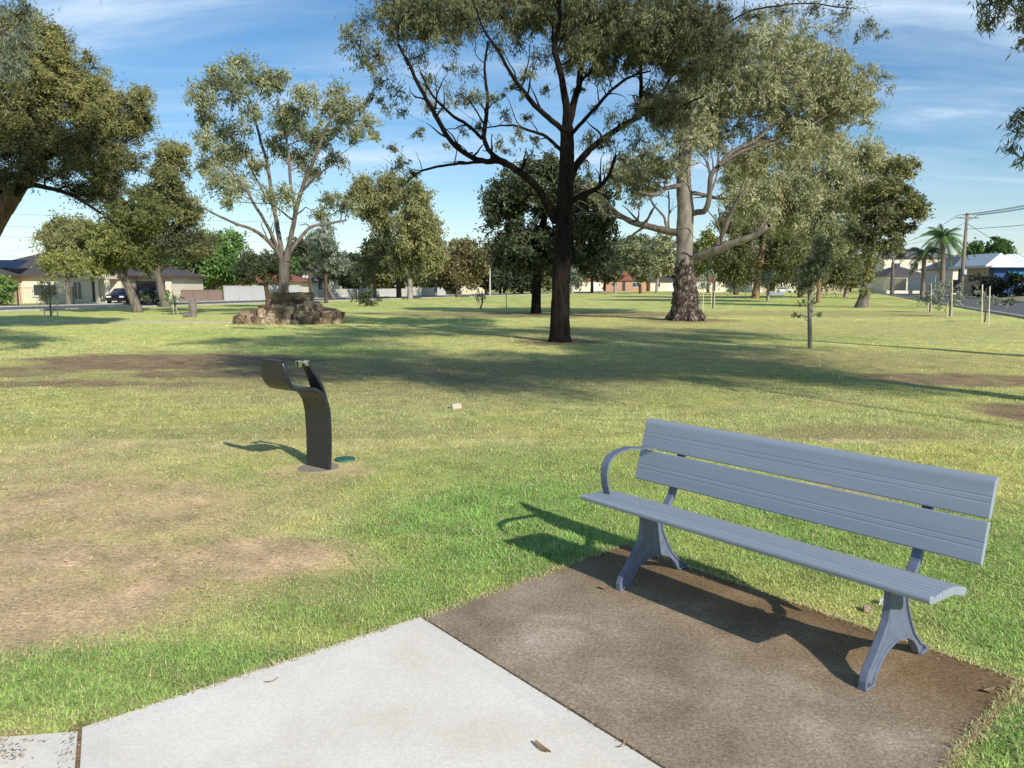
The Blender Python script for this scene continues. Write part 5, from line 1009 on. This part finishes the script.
# right side of the street
house('large cream two storey house with a grey roof behind the palms', 205, 882, 960, 257.5, 249, 13, 'cream', 'roof_grey', ((892, 898, 263, 271, 'window'), (908, 916, 263, 271, 'window'), (938, 946, 263, 271, 'window')))
house('low grey hip roofed house before the large cream house', 172, 886, 926, 275.5, 266, 11, 'cream', 'roof_dark', ((892, 899, 279, 287, 'window'), (908, 912, 278, 294, 'door')))
house('cream house with a dark grey roof beside the power pole', 140, 951, 990, 268.5, 256.5, 11, 'cream', 'roof_grey', ((957, 966, 274, 284, 'window'), (974, 982, 273, 292, 'garage')))
D = 112
h3, cx = house('blue walled house with white metal roofs and a cyan awning at the right edge', D, 992, 1075, 266.5, 254, 9, 'blue_w', 'roof_white', ((1012, 1020, 273, 284, 'window'), (1030, 1040, 273, 284, 'window')), gutter=None, oh=1.1)
X = lambda p: pxx(p, D) - cx
MB().box(X(991.5), X(1002), 1.2, 8, 0, pzz(266, D)).build('wall', M['tan'], h3); hip_roof(h3, X(989), X(1010), 1.0, 8, pzz(265, D), pzz(252.5, D), 'roof_white', .6, None, True)
V = [(X(1005), -.01, pzz(271, D)), (X(1030), -.01, pzz(271, D)), (X(1030), -1.4, pzz(275.5, D)), (X(1004), -1.4, pzz(275.5, D))]; V += [(a, b_, c - .05) for a, b_, c in V]
MB().add(V, [(0, 1, 2, 3), (4, 7, 6, 5), (0, 4, 5, 1), (1, 5, 6, 2), (2, 6, 7, 3), (3, 7, 4, 0)]).build('awning', M['cyan'], h3)

# ------------------------------------------------------------------ fences and hedges
M['fence_w'] = plain('white_fence_paint', (.58, .57, .54), rough=.6, var=.08); M['fence_g'] = plain('grey_sheet_fence', (.45, .46, .46), rough=.5, var=.08); M['fence_b'] = plain('beige_fence', (.55, .47, .34), rough=.7); M['fence_n'] = plain('brown_sheet_fence', (.24, .17, .14), rough=.7); M['fence_r'] = plain('maroon_fence', (.20, .045, .04), rough=.6); M['iron_d'] = plain('dark_iron', (.03, .03, .032), rough=.6)
def fence(label, A, B, h, mat, style, pitch=2.4, postm=None, name='fence', cat='fence', z0=0.0):
    A, B = np.array(A, float), np.array(B, float); L = np.linalg.norm(B - A); az = math.atan2(B[1] - A[1], B[0] - A[0]); t = thing(name, label, cat, (A[0], A[1], z0), az); n = max(1, round(L / pitch)); pt = L / n; pm = M[postm or mat]
    for k in range(n + 1): MB().box(k * pt - .04, k * pt + .04, -.04, .04, 0, h + .06).build('post', pm, t)
    for k in range(n):
        b = MB(); x0, x1 = k * pt + .045, (k + 1) * pt - .045
        if style == 'sheet':
            m = max(4, int((x1 - x0) / .1)); xs = np.linspace(x0, x1, m + 1); V = []
            for q, x in enumerate(xs):
                for zz in (.05, h): V.append((x, .018 if q % 2 else -.018, zz))
            b.add(V, [(2 * q, 2 * q + 2, 2 * q + 3, 2 * q + 1) for q in range(m)]); b.box(x0, x1, -.03, .03, h, h + .04)
        elif style == 'picket':
            for q in np.arange(x0 + .03, x1 - .06, .13): b.box(q, q + .075, -.012, .012, .08, h)
            b.box(x0, x1, .013, .045, .3, .38); b.box(x0, x1, .013, .045, h - .3, h - .22)
        else:
            b.box(x0, x1, -.015, .015, h - .03, h); b.box(x0, x1, -.015, .015, .08, .11)
            for q in np.arange(x0, x1, .16): b.box(q, q + .012, -.006, .006, .11, h - .03)
        b.build({'sheet': 'sheet_panel', 'picket': 'picket_panel'}.get(style, 'wire_panel'), M[mat], t)
    return t
def frd(px, off=0.0):
    k = (px - 512) / F; y = (61.5 + off) / (.35 - k); return (k * y, y)
fence('dark open metal fence with tall posts before the cream hip roofed house', frd(-10), frd(76), 1.5, 'iron_d', 'wire')
fence('brown brick coloured low front fence before the red brick house', frd(180), frd(224), 1.2, 'fence_n', 'sheet')
fence('pale grey corrugated fence left of the cairn gum trunk', frd(226), frd(303), 1.65, 'fence_g', 'sheet')
fence('long white picket fence right of the cairn in the distance', frd(318), frd(408), 1.25, 'fence_w', 'picket', 2.6)
fence('white picket fence continuing behind the tall pointed gum', frd(412), frd(446), 1.4, 'fence_w', 'picket', 2.8)
def frr(y, off): n = math.hypot(1, .42); return (9.5 + .42 * y + off / n, y - off * .42 / n)
fence('beige panel fence left of the palms across the street', tuple(at(884, 300, 156)[:2]), tuple(at(905, 300, 153)[:2]), 2.4, 'fence_b', 'sheet', z0=.75)
fence('bright white fence behind the right hand saplings', tuple(at(907, 300, 148)[:2]), tuple(at(934, 300, 142)[:2]), 2.6, 'fence_w', 'sheet', z0=.75)
fence('maroon sheet fence next to the power pole', tuple(at(951, 300, 124)[:2]), tuple(at(980, 300, 118)[:2]), 2.1, 'fence_r', 'sheet', z0=.5)
fence('pale fence at the far end of the park behind the casuarina', (66, 205), (86, 200), 1.6, 'fence_b', 'sheet')
def hedge(label, boxes, leaf, seed, L=.3, name='hedge', tint=(0, .8), cat='hedge', dens=1.0):
    rg = np.random.default_rng(seed); c0 = np.array(boxes[0][:2] + (0,)); t = thing(name, label, cat, c0); cr = Crown(); wd = Tubes()
    for (x, y, rx, ry, h) in boxes:
        wd.add(np.array([(x, y, 0), (x, y, h * .6)]) - c0, [.06, .03], 5); n = int(dens * 26 * (rx + ry) * h / .5)
        for k in range(max(3, n // 30)):
            d = rg.normal(size=3); d /= np.linalg.norm(d); d *= rg.random() ** .3
            if name == 'hedge': d = rg.uniform(-1, 1, 3)
            cr.clump((x + d[0] * rx, y + d[1] * ry, h * .52 + d[2] * h * .45), .42, 55, L, L * .55, rg, .2, tint, tufts=5)
    wd.build('stem', M['brown_bark'], t); cr.build('foliage', LM[leaf], t, c0, rg); return t
hb = []
for k in np.linspace(0, 1, 16): hb.append((62.6 + 6 * k, 104 - 13 * k, 1.0, 1.0, 3.2))
hedge('tall near black clipped hedge in front of the blue house', hb, 'dark', 5, tint=(0, .35), dens=1.3)
g = at(2, 300, 66); hedge('round bright green clipped bush before the cream hip roofed house', [(float(g[0]), 66.0, 1.0, 1.0, 2.6)], 'green', 6, name='bush', tint=(.4, 1), cat='bush', dens=3)
for k, (px, D, r, h, lab) in enumerate(((222, 88, 1.2, 1.6, 'low green shrub at the foot of the round green tree'), (146, 64, 1.4, 1.4, 'dark leafy shrub between the two grey trunks by the left road'), (1008, 66, .9, .7, 'low grey green shrub on the verge beyond the right road'))):
    g = at(px, 300, D); hedge(lab, [(float(g[0]), D, r, r, h)], ('green', 'dark', 'grey')[k], 7 + k, name='shrub', cat='shrub', dens=2)

# ------------------------------------------------------------------ power pole and wires
M['pole'] = bark('weathered_pole', (.16, .13, .10), (.34, .29, .24), scale=6, bump=.3)
pb = at(960, 299.6, 92); pb[2] = 0; pt_ = at(967.5, 213, 92); lean = np.array((.0, 0, 0))
pp = thing('power_pole', 'weathered timber power pole with short crossarm across the right road', 'power pole', pb)
H = float(pt_[2]); topx = float(pt_[0] - pb[0])
MB().cyl((0, 0, -.1), (topx, 0, H), .24, .17, 12).build('shaft', M['pole'], pp, smooth=True)
MB().box(topx - 1.3, topx + 1.3, -.16, -.05, H - .62, H - .48).build('crossarm', M['pole'], pp)
for k in (-1.2, -.55, .55, 1.2): MB().cyl((topx + k, -.10, H - .48), (topx + k, -.10, H - .26), .05, .035, 8).build('insulator', M['frame_w'], pp)
MB().box(topx - .18, topx + .18, -.45, -.16, 3.0, 3.6).build('junction_box', M['fence_g'], pp)
M['wire'] = plain('black_wire', (.03, .03, .03), rough=.6)
def wire(a, b, sag, label, grp, r=.028):
    a, b = np.array(a, float), np.array(b, float); s = np.linspace(0, 1, 24)[:, None]; P = a + (b - a) * s; P[:, 2] -= sag * 4 * (s * (1 - s))[:, 0]
    wd = Tubes(); wd.add(P - a, np.full(24, r), 5); o = wd.build('power_wire', M['wire'], None); o.location = a; tag(o, label, 'wire', grp)
tp = np.array((pb[0] + topx, 92 - .1, H - .25))
for k in (-1.2, -.55, .55, 1.2):
    wire(tp + (k, 0, 0), np.array((42 + k * .5, 40, H - .3)), .7, 'one of the thin black wires running from the power pole towards the upper right', 'overhead wires right of the pole')
for k in (-1.2, 1.2): wire(tp + (k, 0, 0), np.array((82 + k, 165, H + .3)), .7, 'one of the thin black wires running away from the power pole behind the palms', 'overhead wires beyond the pole')
wire(tp + (0, 0, -1.6), np.array((45, 42, 7.6)), .5, 'lower single wire running right from the power pole', None); wire(tp + (.1, 0, -1.0), h3.location + mathutils.Vector((1, 0, 4.6)), .3, 'slanting service wire from the power pole to the blue house', None)
for k, z in enumerate((7.2, 8.3, 9.6)): wire((-90, 62, z + .4), (-22, 100, z), .6, ('lowest', 'middle', 'highest')[k] + ' of three faint wires in the sky above the cream hip roofed house', 'overhead wires at the left', .014)
lp = at(490, 295, 140); lp[2] = 0; t = thing('lamp_post', 'slim pale street post in front of the yellow olive far tree', 'post', lp); z = pzz(264, 140)
MB().cyl((0, 0, 0), (0, 0, z), .16, .10, 8).build('post', M['fence_w'], t); MB().box(-.15, .5, -.1, .1, z - .02, z + .10).build('lamp_head', M['fence_g'], t)

# ------------------------------------------------------------------ cars and far bench
M['tyre'] = plain('tyre', (.015, .015, .016), rough=.8); M['lamp_r'] = plain('red_lens', (.3, .01, .01), rough=.2)
def car(label, loc, rz, colr):
    t = thing('parked_car', label, 'car', loc, rz); m = plain('car_paint', colr, rough=.25, var=.02, spec=.7)
    b = MB(); low = [(-.85, -2.1), (.85, -2.1)]
    side = [(-2.15, .32), (-2.18, .62), (-2.05, .86), (-1.25, .95), (1.55, 1.0), (2.05, .92), (2.12, .6), (2.08, .32)]
    b.prism(side, -.86, .86); body = b.build('body', m, t, bevel=.07, segs=3)
    cab = [(-1.15, .93), (-.45, 1.42), (.85, 1.45), (1.75, .98)]
    n = len(cab); V = [(-.80 if z < 1.2 else -.62, y, z) for y, z in cab] + [(.80 if z < 1.2 else .62, y, z) for y, z in cab]
    cb = MB().add(V, [tuple(range(n)), tuple(range(n, 2 * n))[::-1]] + [(i, (i + 1) % n, n + (i + 1) % n, n + i) for i in range(n)]).build('cabin', m, body, bevel=.05)
    for sx in (-1, 1):
        V = [(sx * .795, -.95, 1.0), (sx * .655, -.40, 1.36), (sx * .655, .80, 1.38), (sx * .795, 1.45, 1.02)]
        MB().add([(x + sx * .012, y, z) for x, y, z in V], [(0, 1, 2, 3)]).build('side_window', M['glass'], body)
        for y in (-1.35, 1.30):
            w_ = MB().cyl((sx * .70, y, .32), (sx * .89, y, .32), .32, n=18).build('wheel', M['tyre'], t); MB().cyl((sx * .885, y, .32), (sx * .90, y, .32), .20, n=14).build('rim', M['bolt'], w_)
        MB().box(sx * .55 - .2, sx * .55 + .2, -2.21, -2.15, .62, .76).build('headlight', M['frame_w'], t); MB().box(sx * .6 - .18, sx * .6 + .18, 2.09, 2.13, .66, .82).build('tail_light', M['lamp_r'], t)
    for a, c in (((-1.13, .96), (-.47, 1.40)), ((.90, 1.42), (1.72, 1.01))):
        sgn = -1 if a[0] < 0 else 1; V = [(-.72, a[0] + sgn * .02, a[1] + .02), (.72, a[0] + sgn * .02, a[1] + .02), (.58 if sgn < 0 else .72, c[0] + sgn * .02, c[1] + .02), (-.58 if sgn < 0 else -.72, c[0] + sgn * .02, c[1] + .02)]
        MB().add(V, [(0, 1, 2, 3)]).build('windscreen' if sgn < 0 else 'rear_window', M['glass'], body)
    return t
car('dark navy car parked in the driveway right of the cream house porch', at(124, 302, 71) * (1, 1, 0), .15, (.008, .010, .022))
car('black car standing in the dark carport behind the pale trunks', at(150, 302, 74) * (1, 1, 0), .1, (.02, .022, .025))
car('white car parked beyond the distant bench and the casuarina trunks', at(784, 292, 190) * (1, 1, 0), 1.2, (.75, .75, .74))
car('white car parked at the kerb left of the slim street tree', np.array((*frr(178, 8.6), .03)), -.40, (.72, .72, .70))
copy_thing(bench, at(777, 299, 101) * (1, 1, 0), -.2, 'small distant blue grey bench under the trees right of the orange trunk')
print('LEAVES', stats, 'total', sum(stats.values()))
